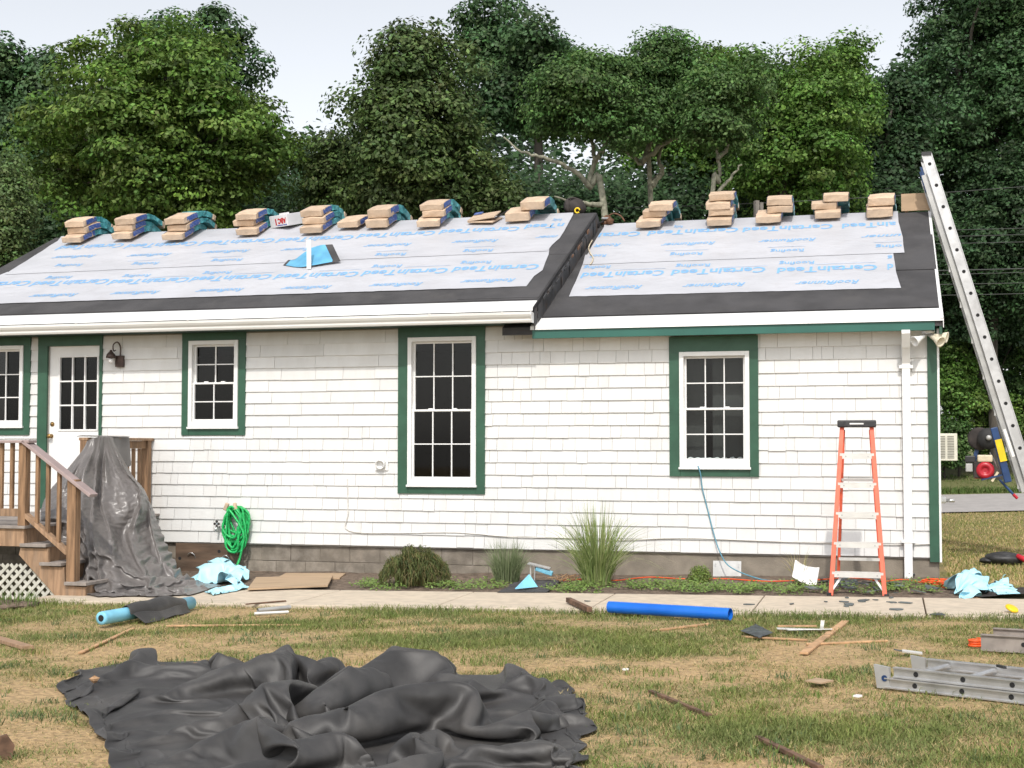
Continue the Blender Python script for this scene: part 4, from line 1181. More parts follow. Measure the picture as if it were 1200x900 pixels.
def cloth_obj(name, P, mt, label=None, cat=None, parent=None, group=None, sub=1, solid=.003):
    if parent is None:
        org = P.reshape(-1, 3).mean(0); org[2] = P[..., 2].min()
    else: org = np.zeros(3)
    o = link(name, grid_mesh(name, P - org, mt), parent, org if parent is None else None)
    if sub:
        s = o.modifiers.new('sub', 'SUBSURF'); s.levels = sub; s.render_levels = sub
    if solid:
        s = o.modifiers.new('thick', 'SOLIDIFY'); s.thickness = solid; s.offset = 1
    return tag(o, label, cat, group)

# ---- big black tarp on the lawn
def G2(px): return np.array([ground_at(x, y)[:2] for x, y in px])
nu, nv = 110, 88
TSEED = 3
tu = np.linspace(0, 1, nu); tv = np.linspace(0, 1, nv)
top = interp_curve(G2([(68, 806), (100, 792), (160, 782), (240, 782), (330, 792), (430, 802), (540, 800), (600, 800), (650, 808), (688, 838)]), tu)
bot = interp_curve(G2([(190, 1010), (300, 1020), (500, 1020), (700, 1000)]), tu)
lef = interp_curve(G2([(68, 806), (95, 840), (128, 880), (140, 910), (190, 1010)]), tv)
rig = interp_curve(G2([(688, 838), (692, 860), (676, 888), (690, 930), (700, 1000)]), tv)
U, Vv = np.meshgrid(tu, tv, indexing='ij'); U = U[..., None]; Vv = Vv[..., None]
XY = (1 - Vv) * top[:, None] + Vv * bot[:, None] + (1 - U) * lef[None] + U * rig[None] - ((1 - U) * (1 - Vv) * lef[0] + U * (1 - Vv) * rig[0] + (1 - U) * Vv * lef[-1] + U * Vv * rig[-1])
RID = [(.24, .10, (.5, -.2), [(332, 762), (322, 792), (304, 832), (280, 872), (256, 912)]), (.23, .085, (.2, -.9), [(336, 760), (366, 768), (394, 792), (390, 828), (356, 850)]), (.19, .075, (-.5, -.5), [(404, 806), (432, 782), (438, 802), (446, 828)]),
       (.17, .08, (.2, -.9), [(470, 780), (530, 788), (537, 806), (550, 830), (600, 834), (628, 806), (642, 798)]), (.13, .09, (.7, -.2), [(516, 800), (510, 820), (490, 854), (468, 904)]), (.13, .09, (.2, -.9), [(300, 860), (368, 884), (420, 846), (500, 820)]),
       (.10, .10, (0, -.9), [(550, 888), (600, 876), (655, 882)]), (.07, .09, (.6, -.2), [(215, 781), (236, 804), (218, 850), (200, 886)]), (.06, .08, (.5, -.3), [(126, 802), (136, 844), (162, 892)]), (.05, .06, (-.6, -.2), [(76, 806), (108, 848), (142, 894)]),
       (.10, .08, (.7, -.3), [(230, 884), (262, 846), (284, 806), (296, 782)]), (.08, .06, (.3, -.8), [(180, 892), (230, 876), (262, 854)]), (.05, .08, (.5, -.6), [(640, 819), (600, 852), (560, 864)]), (.08, .06, (.6, -.3), [(300, 909), (330, 866), (326, 836)]),
       (.09, .07, (.3, -.8), [(455, 884), (500, 872), (540, 880)]), (.07, .06, (-.6, -.3), [(380, 905), (400, 870), (440, 850)])]
Z = np.zeros((nu, nv)); LX = np.zeros((nu, nv, 2))
for hgt, w, lean, px in RID:
    pts = []
    for x, y in px:                      # crest seen at px: find the spot where a point of that height projects there
        g_ = ground_at(x, y); k = (CZ - g_[2] - hgt) / (CZ - g_[2]); pts.append((CAM + (g_ - CAM) * k)[:2])
    pts = np.array(curve_pts([np.append(p, 0) for p in pts], 8))[:, :2]
    d = np.full((nu, nv), 9.0); tt = np.zeros((nu, nv))
    for i in range(len(pts) - 1):
        a, b = pts[i], pts[i + 1]; ab = b - a; t = np.clip(((XY - a) @ ab) / (ab @ ab + 1e-9), 0, 1)
        dd = np.linalg.norm(XY - (a + t[..., None] * ab), axis=-1)
        tt = np.where(dd < d, (i + t) / (len(pts) - 1), tt); d = np.minimum(d, dd)
    env = .55 + .45 * np.sin(np.pi * np.clip(tt * .8 + .2, 0, 1)) + .25 * (fbm(XY[..., 0] * 3, XY[..., 1] * 3, 61) - .5)
    z = 1.22 * hgt * env * np.exp(-np.abs(d / (w * .82 * (.8 + .5 * fbm(XY[..., 0] * 2.5, XY[..., 1] * 2.5, 62)))) ** 1.3)
    LX += np.array(lean) * (z ** 1.25 * 1.25)[..., None] * (z > Z)[..., None]
    Z = np.maximum(Z, z) + .2 * np.minimum(Z, z)
wx_ = XY[..., 0] + .35 * (fbm(XY[..., 0] * 1.8, XY[..., 1] * 1.8, 45) - .5); wy_ = XY[..., 1] + .35 * (fbm(XY[..., 0] * 1.8, XY[..., 1] * 1.8, 46) - .5)
wr1 = 1 - np.abs(2 * fbm(wx_ * 2.6 + wy_ * .8, wy_ * 2.0, 43, 2) - 1); wr2 = 1 - np.abs(2 * fbm(wx_ * 6.5, wy_ * 5.5 + wx_ * 2, 44, 2) - 1); wr3 = 1 - np.abs(2 * fbm(wx_ * 15, wy_ * 13, 47, 2) - 1)
edge = np.minimum(np.minimum(U[..., 0], 1 - U[..., 0]), Vv[..., 0])
hem = np.clip(edge / .03, 0, 1)
Z = Z * np.clip(edge / .05, .25, 1) + (.060 * wr1 ** 2.5 + .026 * wr2 ** 2.2 + .008 * wr3 ** 2 + .05 * fbm(XY[..., 0] * 1.7, XY[..., 1] * 1.7, 41) ** 2) * (.3 + .7 * hem)
flat_ = np.concatenate([XY, np.zeros((nu, nv, 1))], -1)
comp = .02 + .36 * np.exp(-(((U[..., 0] - .55) / .40) ** 2)) * (.6 + .8 * fbm(U[..., 0] * 4, Vv[..., 0] * 4, 81)) + .12 * np.clip(U[..., 0] - .6, 0, 1)
flat_[..., 0] *= 1.20
XY = XY + LX * 1.0
P = np.concatenate([XY, (Z * 1.5 + gz(XY[..., 0]) + .022)[..., None]], -1)
def upsample(A, n, m):
    def up(B, k):
        t = np.linspace(0, B.shape[0] - 1, k); i = np.clip(t.astype(int), 0, B.shape[0] - 2); f = (t - i).reshape((-1,) + (1,) * (B.ndim - 1))
        im = np.clip(i - 1, 0, None); ip = np.clip(i + 2, None, B.shape[0] - 1)
        return .5 * ((2 * B[i]) + (B[i + 1] - B[im]) * f + (2 * B[im] - 5 * B[i] + 4 * B[i + 1] - B[ip]) * f ** 2 + (3 * B[i] - B[im] - 3 * B[i + 1] + B[ip]) * f ** 3)
    return np.swapaxes(up(np.swapaxes(up(A, n), 0, 1), m), 0, 1)
cz = np.concatenate([P, flat_, comp[..., None]], -1)
for (n_, m_, it_, anc, bd, ns) in ((44, 36, 62, .045, .9, .010), (86, 70, 46, .014, .6, .010), (170, 140, 18, .006, .35, .003)):
    cz = upsample(cz, n_, m_)
    uq = np.minimum(np.linspace(0, 1, n_), np.linspace(1, 0, n_))[:, None]; vq = np.linspace(0, 1, m_)[None]
    anc_f = (anc + .05 * np.exp(-(np.minimum(uq, vq + 0 * uq) / .03) ** 2))[..., None]
    cz[..., :3] = pbd(cz[..., :3].copy(), it_, 1.0 + cz[..., 6], .0014, anchor=anc_f, ground=lambda x: gz(x) + .020, noise=ns, seed=TSEED, bend=bd, restP=cz[..., 3:6], bmin=.90 if n_ < 50 else .74)
P = cz[..., :3]
P_T = P.reshape(-1, 3).copy()
cloth_obj('ground_tarp', P, 'tarp_fore', 'large crumpled black tarp heaped on the dry lawn', 'tarp')
TARP_POLY = [(top[i][0], top[i][1]) for i in range(0, nu, 6)] + [(rig[i][0], rig[i][1]) for i in range(0, nv, 6)] + [(bot[i][0], bot[i][1]) for i in range(nu - 1, 0, -8)] + [(lef[i][0], lef[i][1]) for i in range(nv - 1, 0, -6)]

# ================================================================ porch with stairs
NY = -2.86
pg = float(gz(H2W((-9.3, NY, 0))[0]))
pc = empty('porch', H2W((-10.2, -1.5, pg)), HROT, 'weathered wooden back porch with stairs and lattice skirt', 'porch')
PO = np.array([-10.2, -1.5, pg])
def pp(px, py, off=NY):
    return wall_at(px, py, off) - PO
def L3(x, y, z): return (x - PO[0], y - PO[1], z - PO[2])
DZ = pp(10, 616)[2] + PO[2]
XE = pp(29, 617)[0] + PO[0]
PXL = -12.6
k = 0; y = NY - .03
while y < -.12:
    MB().span(L3(PXL, y, DZ - .03), L3(XE + .02, y + .138, DZ)).build('deck_board', 'tread_grey', pc, bevel=.004); y += .145
MB().span(L3(PXL, NY, DZ - .225), L3(XE - .01, NY + .04, DZ - .031)).build('rim_board', 'deck_wood', pc, bevel=.003)
MB().span(L3(XE - .045, NY + .041, DZ - .225), L3(XE - .005, -.06, DZ - .031)).build('rim_board', 'deck_wood', pc, bevel=.003)
def post(hx, hy, za, zb, w=.092, name='post'):
    MB().span(L3(hx - w / 2, hy - w / 2, za), L3(hx + w / 2, hy + w / 2, zb)).build(name, 'post_wood', pc, bevel=.004)
xl = pp(24, 600)[0] + PO[0]; xn = pp(82, 650)[0] + PO[0]
ztop = pp(24, 519)[2] + PO[2]
NY2 = NY + .06
post(xl, NY2, DZ, ztop); post(xn, NY2, pg - .02, pp(82, 562)[2] + PO[2], .105)
post(PXL + .05, NY2, DZ, ztop)
# level rail on the left
MB().span(L3(PXL, NY2 - .075, ztop), L3(xl + .1, NY2 + .075, ztop + .03)).build('rail_cap', 'rail_grey', pc, bevel=.004)
MB().span(L3(PXL, NY2 - .02, DZ + .10), L3(xl - .046, NY2 + .02, DZ + .185)).build('bottom_rail', 'deck_wood', pc, bevel=.003)
def baluster(hx, hy, za, zb): MB().span(L3(hx - .019, hy - .019, za), L3(hx + .019, hy + .019, zb)).build('baluster', 'post_wood', pc)
for q_ in (xl - .155, xl - .29, xl - .425, xl - .56, xl - .695): baluster(q_, NY2, DZ + .186, ztop - .001)
# sloping stair rail
a = pp(26, 519); b = pp(106, 581); dY = NY2 - PO[1]
MB().bar((a[0], dY, a[2] + .02), (b[0], dY, b[2]), .15, .036).build('hand_rail', 'rail_grey', pc, bevel=.004)
sl_ = (b[2] - a[2]) / (b[0] - a[0])
c_ = pp(26, 603); d_ = pp(77, 649)
MB().bar((c_[0], dY, c_[2]), (d_[0], dY, d_[2]), .09, .045).build('stair_bottom_rail', 'deck_wood', pc, bevel=.003)
for px in (40.5, 53, 66):
    x = pp(px, 560)[0]; baluster(x + PO[0], NY2, c_[2] + (d_[2] - c_[2]) * (x - c_[0]) / (d_[0] - c_[0]) + PO[2] + .02, a[2] + .0 + sl_ * (x - a[0]) + PO[2] - .015)
# treads, stringers
for i, (xa, xb, y_) in enumerate(((28, 56, 638), (51, 74, 660), (80, 103, 683))):
    A = pp(xa, y_); B = pp(xb, y_)
    MB().span((A[0] - .03, NY - .04 - PO[1], A[2] - .025), (B[0], -1.55 - PO[1], A[2] + .012)).build('tread', 'tread_grey', pc, bevel=.005)
    MB().span((B[0] - .05, NY + .045 - PO[1], A[2] - .2), (B[0] - .03, -1.56 - PO[1], A[2] - .026)).build('riser', 'deck_wood', pc)
for yy in (NY, -1.62):
    poly = [(XE - .05 - PO[0], DZ - .24 - PO[2])] + [(pp(x, y_)[0], pp(x, y_)[2]) for x, y_ in ((56, 643), (57, 664), (75, 665), (76, 687), (100, 688), (100, 707), (72, 707))] + [(pp(22, 650)[0], pp(22, 650)[2])]
    m = MB(); m.prism(poly, yy - PO[1] + .002, yy + .038 - PO[1], 1); m.build('stringer', 'deck_wood', pc)
# rail across the landing's end (under the tarp) with the wall post
XR = -9.80
post(XR, -.10, DZ, 1.56); post(XR, -1.50, DZ, 1.56)
MB().span(L3(XR - .06, -1.55, 1.56), L3(XR + .06, -.02, 1.595)).build('rail_cap', 'deck_wood', pc, bevel=.004)
MB().span(L3(XR - .02, -1.45, 1.46), L3(XR + .02, -.15, 1.558)).build('top_rail', 'post_wood', pc)
MB().span(L3(XR - .02, -1.45, DZ + .1), L3(XR + .02, -.15, DZ + .18)).build('bottom_rail', 'post_wood', pc)
for i in range(8): baluster(XR, -.27 - .145 * i, DZ + .181, 1.459)
# lattice skirt
poly = [L3(-12.4, 0, -.19), L3(pp(69, 705)[0] + PO[0], 0, -.19), (pp(30, 662)[0], 0, pp(30, 662)[2]), L3(-12.4, 0, pp(0, 662)[2] + PO[2])]
poly = [(p[0], p[2]) for p in poly]
def clip(p, d, poly):
    t0, t1 = -9.0, 9.0
    for i in range(len(poly)):
        a, b = poly[i], poly[(i + 1) % len(poly)]
        nx, nz = -(b[1] - a[1]), b[0] - a[0]                 # inward for counter clockwise
        den = nx * d[0] + nz * d[1]; num = nx * (p[0] - a[0]) + nz * (p[1] - a[1])
        if abs(den) < 1e-9:
            if num < 0: return None
            continue
        t = -num / den
        if den > 0: t0 = max(t0, t)
        else: t1 = min(t1, t)
    return (t0, t1) if t1 - t0 > .03 else None
for s_, yo in ((1, .03), (-1, .040)):
    for i in range(60):
        x = -13.4 + PO[0] * -1 + i * .112
        d = (s_ * .7071, .7071)
        c2_ = clip((x, poly[0][1]), d, poly)
        if c2_:
            A = (x + d[0] * c2_[0], poly[0][1] + d[1] * c2_[0]); B = (x + d[0] * c2_[1], poly[0][1] + d[1] * c2_[1])
            MB().bar((A[0], NY + yo - PO[1], A[1]), (B[0], NY + yo - PO[1], B[1]), .034, .008, (0, 1, 0)).build('lattice_slat', 'lattice', pc)
# ---- grey tarp over the porch rail
CT_ = [[(88, 516, -1.58), (70, 545, -1.75), (52, 575, -1.9), (46, 600, -2.0), (60, 625, -2.1), (85, 660, -2.3), (92, 676, -2.4)],
       [(96, 513, -1.55), (85, 545, -1.8), (78, 575, -2.0), (82, 600, -2.15), (92, 640, -2.35), (98, 680, -2.6), (99, 700, -2.66)],
       [(104, 512, -1.45), (103, 545, -1.72), (104, 580, -2.0), (101, 615, -2.25), (108, 650, -2.4), (108, 690, -2.66), (112, 703, -2.85)],
       [(107, 512, -1.36), (112, 545, -1.5), (116, 585, -1.72), (126, 620, -2.0), (122, 660, -2.35), (136, 692, -2.65), (150, 705, -2.95)],
       [(111, 512, -1.28), (128, 545, -1.38), (148, 585, -1.6), (142, 625, -1.7), (158, 665, -2.1), (172, 688, -2.45), (192, 701, -2.85)],
       [(115, 512, -1.20), (141, 546, -1.16), (166, 572, -1.3), (170, 612, -1.35), (180, 652, -1.6), (200, 680, -1.95), (228, 695, -2.45)],
       [(119, 513, -1.10), (146, 550, -1.0), (172, 582, -1.0), (184, 612, -1.1), (199, 648, -1.25), (216, 672, -1.5), (254, 689, -1.85)]]
A = np.array([[wall_at(x, y, o_) for x, y, o_ in col] for col in CT_])
for i in range(A.shape[0]):
    for j in range(A.shape[1]):
        A[i, j, 2] = max(A[i, j, 2], float(gz(H2W(A[i, j])[0])) + .05)
nu2, nv2 = 120, 160
def resample(A, n, ax):
    A = np.moveaxis(A, ax, 0); k = A.shape[0]
    c = np.array(curve_pts([a.ravel() for a in A], 12)); t = np.linspace(0, len(c) - 1, n)
    i = np.clip(t.astype(int), 0, len(c) - 2); f = (t - i)[:, None]
    out = (c[i] * (1 - f) + c[i + 1] * f).reshape((n,) + A.shape[1:])
    return np.moveaxis(out, 0, ax)
S_ = resample(resample(A, nu2, 0), nv2, 1)
uu = np.linspace(0, 1, nu2)[:, None]; vv = np.linspace(0, 1, nv2)[None]
rg = lambda a, b, sd: 1 - np.abs(2 * fbm(a, b, sd, 3) - 1)
fold = .035 * rg(uu * 7 - vv * 2, vv * 2.2 + uu, 56) ** 1.8 + .008 * rg(uu * 16 + vv * 5, vv * 9, 66) ** 1.5 + 0 * uu * vv
UV = np.stack([uu + 0 * vv, vv * 1.3 + 0 * uu], -1)
for hg_, w_, pl in ((.15, .045, [(.22, 0), (.27, .35), (.30, .55), (.25, .8), (.34, 1)]), (.11, .035, [(.36, 0), (.40, .3), (.36, .5), (.42, .72), (.40, 1)]), (.17, .05, [(.86, .02), (.82, .3), (.74, .52), (.72, .75), (.80, 1)]), (.10, .04, [(.55, .1), (.52, .4), (.55, .62), (.50, .9)]),
                     (.12, .035, [(.98, .25), (.90, .5), (.93, .8)]), (.13, .03, [(.05, .5), (.3, .62), (.52, .60), (.7, .70)]), (.15, .03, [(.1, .85), (.3, .74), (.45, .80), (.62, .74), (.9, .84)]), (.12, .028, [(.2, .95), (.4, .89), (.6, .93), (.85, .9)]), (.09, .03, [(.08, .1), (.12, .4), (.06, .7)]), (.10, .028, [(.62, .62), (.60, .72), (.66, .88)]), (.10, .028, [(.46, .64), (.33, .70), (.18, .66)])):
    pts_ = np.array(curve_pts([(a_, b_ * 1.3, 0) for a_, b_ in pl], 8))[:, :2]
    d = np.full(UV.shape[:2], 9.0)
    for i in range(len(pts_) - 1):
        a, b = pts_[i], pts_[i + 1]; ab = b - a; t = np.clip(((UV - a) @ ab) / (ab @ ab + 1e-9), 0, 1)
        d = np.minimum(d, np.linalg.norm(UV - (a + t[..., None] * ab), axis=-1))
    z_ = hg_ * np.exp(-(d / (w_ * (.7 + .6 * fbm(uu * 5, vv * 5, 58)))) ** .95) * 1.5 * (.7 + .6 * fbm(uu * 6, vv * 7, 59)) * np.clip(vv * 6, .15, 1)
    fold = np.maximum(fold, z_) + .3 * np.minimum(fold, z_)
crump = (.13 * rg(uu * 6, vv * 8 + uu * 3, 55) ** 2.5 + .05 * rg(uu * 14, vv * 16, 57) ** 2) * np.clip((vv - .45) * 2.6, 0, 1)
S_[..., 1] -= fold * .85 - .06; S_[..., 0] += fold * .4 + .13 * np.clip(1 - vv * 3, 0, 1)
Wt = C0 + S_[..., :1] * E1 + S_[..., 1:2] * E2; Wt[..., 2] = S_[..., 2]
cz = np.concatenate([Wt, (.0 + .15 * np.clip((vv - .5) * 2.2, 0, 1) * (.5 + fbm(uu * 4, vv * 4, 83)) + 0 * uu)[..., None]], -1)
for (n_, m_, it_, anc, bd, ns) in ((30, 44, 36, .10, .9, .004), (60, 88, 26, .05, .6, .0035), (118, 172, 12, .03, .35, .0015)):
    cz = upsample(cz, n_, m_); pm = np.zeros((n_, m_), bool); pm[:, :2] = True
    base_ = cz[..., :3].copy()
    cz[..., :3] = pbd(base_, it_, 1.0 + (cz[..., 3] if n_ < 40 else .02), .0009, anchor=anc, pin=pm, ground=lambda x: gz(x) + .045, noise=ns, seed=12, bend=bd, bmin=.9)
Wt = cz[..., :3]
t_p = cloth_obj('porch_tarp', Wt, 'tarp_porch', 'grey tarp draped over the porch rail down to the walkway', 'tarp')
fl_ = np.zeros((20, 14, 3))
for i in range(20):
    for j in range(14):
        hy = -1.35 + .72 * i / 19; v = j / 13
        hh = (XR + .064 + .006 * math.sin(i * .8) + .02 * v, hy + .02 * v, 1.605 - .36 * v - .10 * v * (1 - i / 19))
        fl_[i, j] = H2W(hh)
cloth_obj('hanging_flap', fl_ - np.array(t_p.location), 'tarp_porch', parent=t_p, sub=1)
fl2 = fl_.copy()
for i in range(20):
    hy = -1.54 + .90 * i / 19
    for j in range(14):
        v = j / 13; fl2[i, j] = H2W((XR + .09 - .19 * v, hy, 1.607 + .012 * math.sin(v * 3.14)))
cloth_obj('rail_fold', fl2 - np.array(t_p.location), 'tarp_porch', parent=t_p, sub=1)

# ================================================================ stepladder
a = ground_at(970, 698); b = ground_at(1041, 700)
c = (a + b) / 2; sw = float(np.linalg.norm((b - a)[:2]))
sl = empty('stepladder', (c[0], c[1], float(gz(c[0])) + .006), R(-15.5), 'orange fibreglass stepladder with black top standing by the wall', 'stepladder')
HT = 1.70; WB = sw / 2 - .02; WT = .165; LEAN = .24
def sx(z): return WB + (WT - WB) * z / HT
for s in (-1, 1):
    m = MB()
    m.bar((s * WB, 0, .0), (s * WT, LEAN * HT, HT), .012, .075, (0, 1, 0)); m.bar((s * (WB - .018), -.034, .0), (s * (WT - .018), LEAN * HT - .034, HT), .04, .010, (0, 1, 0)); m.bar((s * (WB - .018), .034, .0), (s * (WT - .018), LEAN * HT + .034, HT), .04, .010, (0, 1, 0))
    m.build('front_rail', 'fibre_orange', sl, bevel=.002)
    m = MB(); m.bar((s * (WB - .05), .98, .0), (s * (WT - .03), LEAN * HT + .06, HT - .03), .03, .05, (0, 1, 0)); m.build('rear_rail', 'fibre_orange', sl, bevel=.002)
    MB().box((s * WB, 0, .012), (.045, .10, .035)).build('foot', 'rubber', sl, bevel=.005)
    MB().box((s * (WB - .05), .98, .012), (.04, .07, .03)).build('foot', 'rubber', sl)
    MB().bar((s * .20, LEAN * .20 + .02, .05) if False else (s * (sx(.06) - .03), .02, .06), (s * (sx(.06) - .13), LEAN * .23 + .02, .205), .022, .006, (0, 1, 0)).build('brace', 'alu_bright', sl)
    MB().bar((s * (sx(1.37) - .02), LEAN * 1.37 + .02, 1.37), (s * (sx(1.43) - .09), LEAN * 1.43 + .02, 1.425), .02, .006, (0, 1, 0)).build('brace', 'alu_bright', sl)
    MB().bar((s * (sx(1.15) + .004), LEAN * 1.15 + .03, 1.15), (s * (sx(1.15) - .03), .72, 1.0), .004, .022).build('spreader', 'alu_bright', sl)
for k, z in enumerate((.235, .53, .83, 1.13, 1.43)):
    w = sx(z) - .012
    m = MB(); m.span((-w, LEAN * z - .045, z - .008), (w, LEAN * z + .045, z)); m.span((-w, LEAN * z - .045, z - .055), (w, LEAN * z - .041, z - .0085)); m.span((-w, LEAN * z + .041, z - .04), (w, LEAN * z + .045, z - .0085))
    st_ = m.build('step', 'alu_bright', sl)
    for s in (-1, 1):
        MB().lathe((s * (w - .06), LEAN * z - .045, z - .03), [(.008, 0), (.008, .003)], 8, (0, -1, 0)).build('rivet', 'alu_dull', st_)
for z, y in ((.30, .84), (.75, .70), (1.15, .57)):
    w = WB - .05 + (WT - WB + .02) * z / HT
    MB().span((-w, y - .012, z - .015), (w, y + .012, z + .015)).build('rear_bar', 'alu_bright', sl)
m = MB(); m.span((-.195, LEAN * HT - .08, HT), (.195, LEAN * HT + .12, HT + .075)); m.build('top_cap', 'black_plastic', sl, bevel=.012)
MB().span((-.07, LEAN * HT - .0825, HT + .03), (.07, LEAN * HT - .08, HT + .045)).build('cap_label', 'paper_white', sl)

# ================================================================ aluminium ladders on the grass
def flat_ladder(name, A, B, width, hts, rungsp, mt, label, first, holes=True):
    d = (B - A); L_ = float(np.linalg.norm(d[:2])); ang_ = math.atan2(d[1], d[0])
    r = empty(name, (A[0], A[1], float(gz(A[0])) + .012), ang_, label, 'ladder'); r.rotation_euler = (0, -math.atan(.0165 * math.cos(ang_)), ang_)
    for k, (z, hh) in enumerate(hts):
        yo = .0 if k == 0 else .018
        for y in (yo, width - yo):
            m = MB(); m.span((.0 + .05 * k, y - .004, z), (L_, y + .004, z + hh))
            for zz in (z + .004, z + hh - .004): m.span((.05 * k, y - .02, zz - .004), (L_, y + .02, zz + .004))
            m.build('side_rail', mt, r)
        x = first
        while x < L_:
            MB().tube([(x, yo - .006, z + hh * .5), (x, width - yo + .006, z + hh * .5)], .017, 10).build('rung', mt, r)
            if holes: MB().lathe((x + .0, yo - .0065, z + hh * .5), [(.0165, 0), (.0165, .002)], 10, (0, -1, 0)).build('rung_end', 'dark', r)
            x += rungsp
    return r
A = ground_at(1038, 808); B = ground_at(1215, 829)
B = A + (B - A) * 1.8
al = flat_ladder('aluminium_ladder', A, B, .50, [(.0, .064), (.068, .064)], .305, 'alu', 'folded aluminium ladder sections lying flat on the dry grass', .20)
for y in (0, .50):
    m = MB(); m.prism([(-.055, -.005), (.03, -.005), (.03, .13), (-.075, .14)], y - .012, y + .012, 1); m.build('end_bracket', 'alu_dull', al)
MB().lathe((.0, -.013, .06), [(.02, 0), (.02, .004)], 10, (0, -1, 0)).build('bracket_pad', 'hoist_blue', al)
MB().bar((.60, .30, .16), (.68, .22, .165), .02, .015).build('rope_clip', 'black_plastic', al)
A = ground_at(1150, 764); B = ground_at(1260, 771)
B = A + (B - A) * 1.6
flat_ladder('old_ladder', A, B, .40, [(.0, .12)], .31, 'tread_grey', 'weathered grey ladder lying near the walkway edge', .30, holes=True)
P_ = ground_at(1143, 758)
oc = empty('orange_strap_roll', (P_[0], P_[1], float(gz(P_[0]))), .3, 'bright orange strap roll at the end of the weathered ladder', 'strap roll')
for r_, z_ in ((.05, .012), (.045, .03), (.05, .048)): MB().tube([(r_ * math.cos(t), r_ * .8 * math.sin(t), z_) for t in np.linspace(0, 6.1, 16)], .009, 6).build('strap_loop', 'orange', oc, smooth=True)
MB().bar((.05, .03, .06), (.16, .06, .05), .04, .006).build('strap_end', 'orange', oc)

# ================================================================ loose boards and sticks
STICKS = [((942, 768), (991, 730), .062, .018, 'lath', 'pale lath lying diagonally on the grass near the walkway'),
          ((870, 748), (946, 752), .035, .014, 'lath', 'thin lath flat in the grass beside the white metal scrap'),
          ((766, 741), (832, 733), .04, .016, 'lath', 'short lath in the grass behind the blue tube'),
          ((196, 735), (352, 734), .04, .014, 'lath', 'long orange brown lath lying in the grass along the walkway'),
          ((94, 767), (156, 738), .038, .014, 'lath', 'yellowed lath beside the membrane roll on the lawn'),
          ((-8, 750), (33, 762), .09, .03, 'deck_wood', 'short brown board on the grass before the lattice'),
          ((666, 711), (691, 723), .05, .045, 'dark_stick', 'rotten red brown stick across the walkway edge'),
          ((762, 813), (832, 842), .03, .02, 'dark_stick', 'dark thin stick half hidden in the lawn'),
          ((888, 868), (962, 904), .034, .022, 'dark_stick', 'dark stick lying by the greenest tuft of lawn'),
          ((288, 713), (335, 709), .03, .012, 'dark_stick', 'thin dark sliver lying on the walkway'),
          ((1120, 698), (1152, 704), .02, .012, 'lath', 'thin splinter beside the crumpled film by the walkway'),
          ((1040, 753), (945, 757), .03, .015, 'lath', 'thin splinter under the diagonal lath')]
for (a, b, w, th, mt, lab) in STICKS:
    A = ground_at(*a); B = ground_at(*b)
    c = (A + B) / 2
    zoff = .036 if (a[1] < 724 and b[1] < 724 and a[0] < 700) else .006
    if a[0] == 666: zoff = .045
    o = empty('wood_stick', (c[0], c[1], float(gz(c[0])) + zoff), 0, lab, 'stick', 'loose sticks and laths on the ground')
    m = MB(); n_ = 5
    pts = [Vector(((A - c) * (1 - t) + (B - c) * t).tolist()) for t in np.linspace(0, 1, n_)]
    m.bar((pts[0].x, pts[0].y, pts[0].z + th / 2), (pts[-1].x, pts[-1].y, pts[-1].z + th / 2), w, th)
    m.build('strip', mt, o, bevel=.003)
P_ = ground_at(6, 890)
o = empty('broken_board', (P_[0], P_[1], float(gz(P_[0]))), .4, 'dark splintered board end sticking up beside the black tarp', 'board')
MB().add([(-.12, -.015, 0), (.03, -.015, 0), (.045, -.015, .07), (.005, -.015, .13), (-.12, -.015, .09), (-.12, .01, 0), (.03, .01, 0), (.045, .01, .07), (.005, .01, .13), (-.12, .01, .09)],
         [(0, 1, 2, 3, 4), (9, 8, 7, 6, 5), (0, 5, 6, 1), (1, 6, 7, 2), (2, 7, 8, 3), (3, 8, 9, 4), (4, 9, 5, 0)]).build('splinter', 'dark_stick', o)
# small chips lying about the lawn
for (x, y, s, mt, lab) in ((960, 804, .09, 'plywood', 'square tan plywood chip on the dry lawn'), (1005, 822, .028, 'paper_white', 'small pale chip on the lawn near the plywood chip'), (733, 790, .022, 'paper_white', 'thin white scrap on the lawn behind the dark stick')):
    P_ = ground_at(x, y)
    m = MB(); m.add([(-s, 0, .0), (-.1 * s, -s, .0), (s, -.1 * s, .0), (.1 * s, s, .0), (-s, 0, .01), (-.1 * s, -s, .008), (s, -.1 * s, .012), (.1 * s, s, .01)], SF)
    m.build('chip', mt, None, (P_[0], P_[1], float(gz(P_[0])) + .028), label=lab, cat='chip')
# scraps lying on the black tarp
def tarp_top(px, py):
    g_ = ground_at(px, py); d = np.hypot(P_T[:, 0] - g_[0], P_T[:, 1] - g_[1]); i = np.argsort(d)[:8]; return g_[0], g_[1], P_T[i, 2].max()

x, y, z = tarp_top(210, 786)
o = empty('wood_splinter', (x, y, z), .25, 'pale wood splinter lying on the black tarp', 'stick'); MB().bar((-.16, 0, .012), (.16, .03, .02), .022, .01).build('sliver', 'lath', o)
x, y, z = tarp_top(110, 812)
o = empty('wood_knot', (x, y, z), .6, 'small brown wood knot lying on the black tarp', 'chip')
m = MB(); m.add(*lump((0, 0, .02), (.035, .025, .022), 7, 5, 8, wob=.6)); m.build('chunk', 'lath', o)
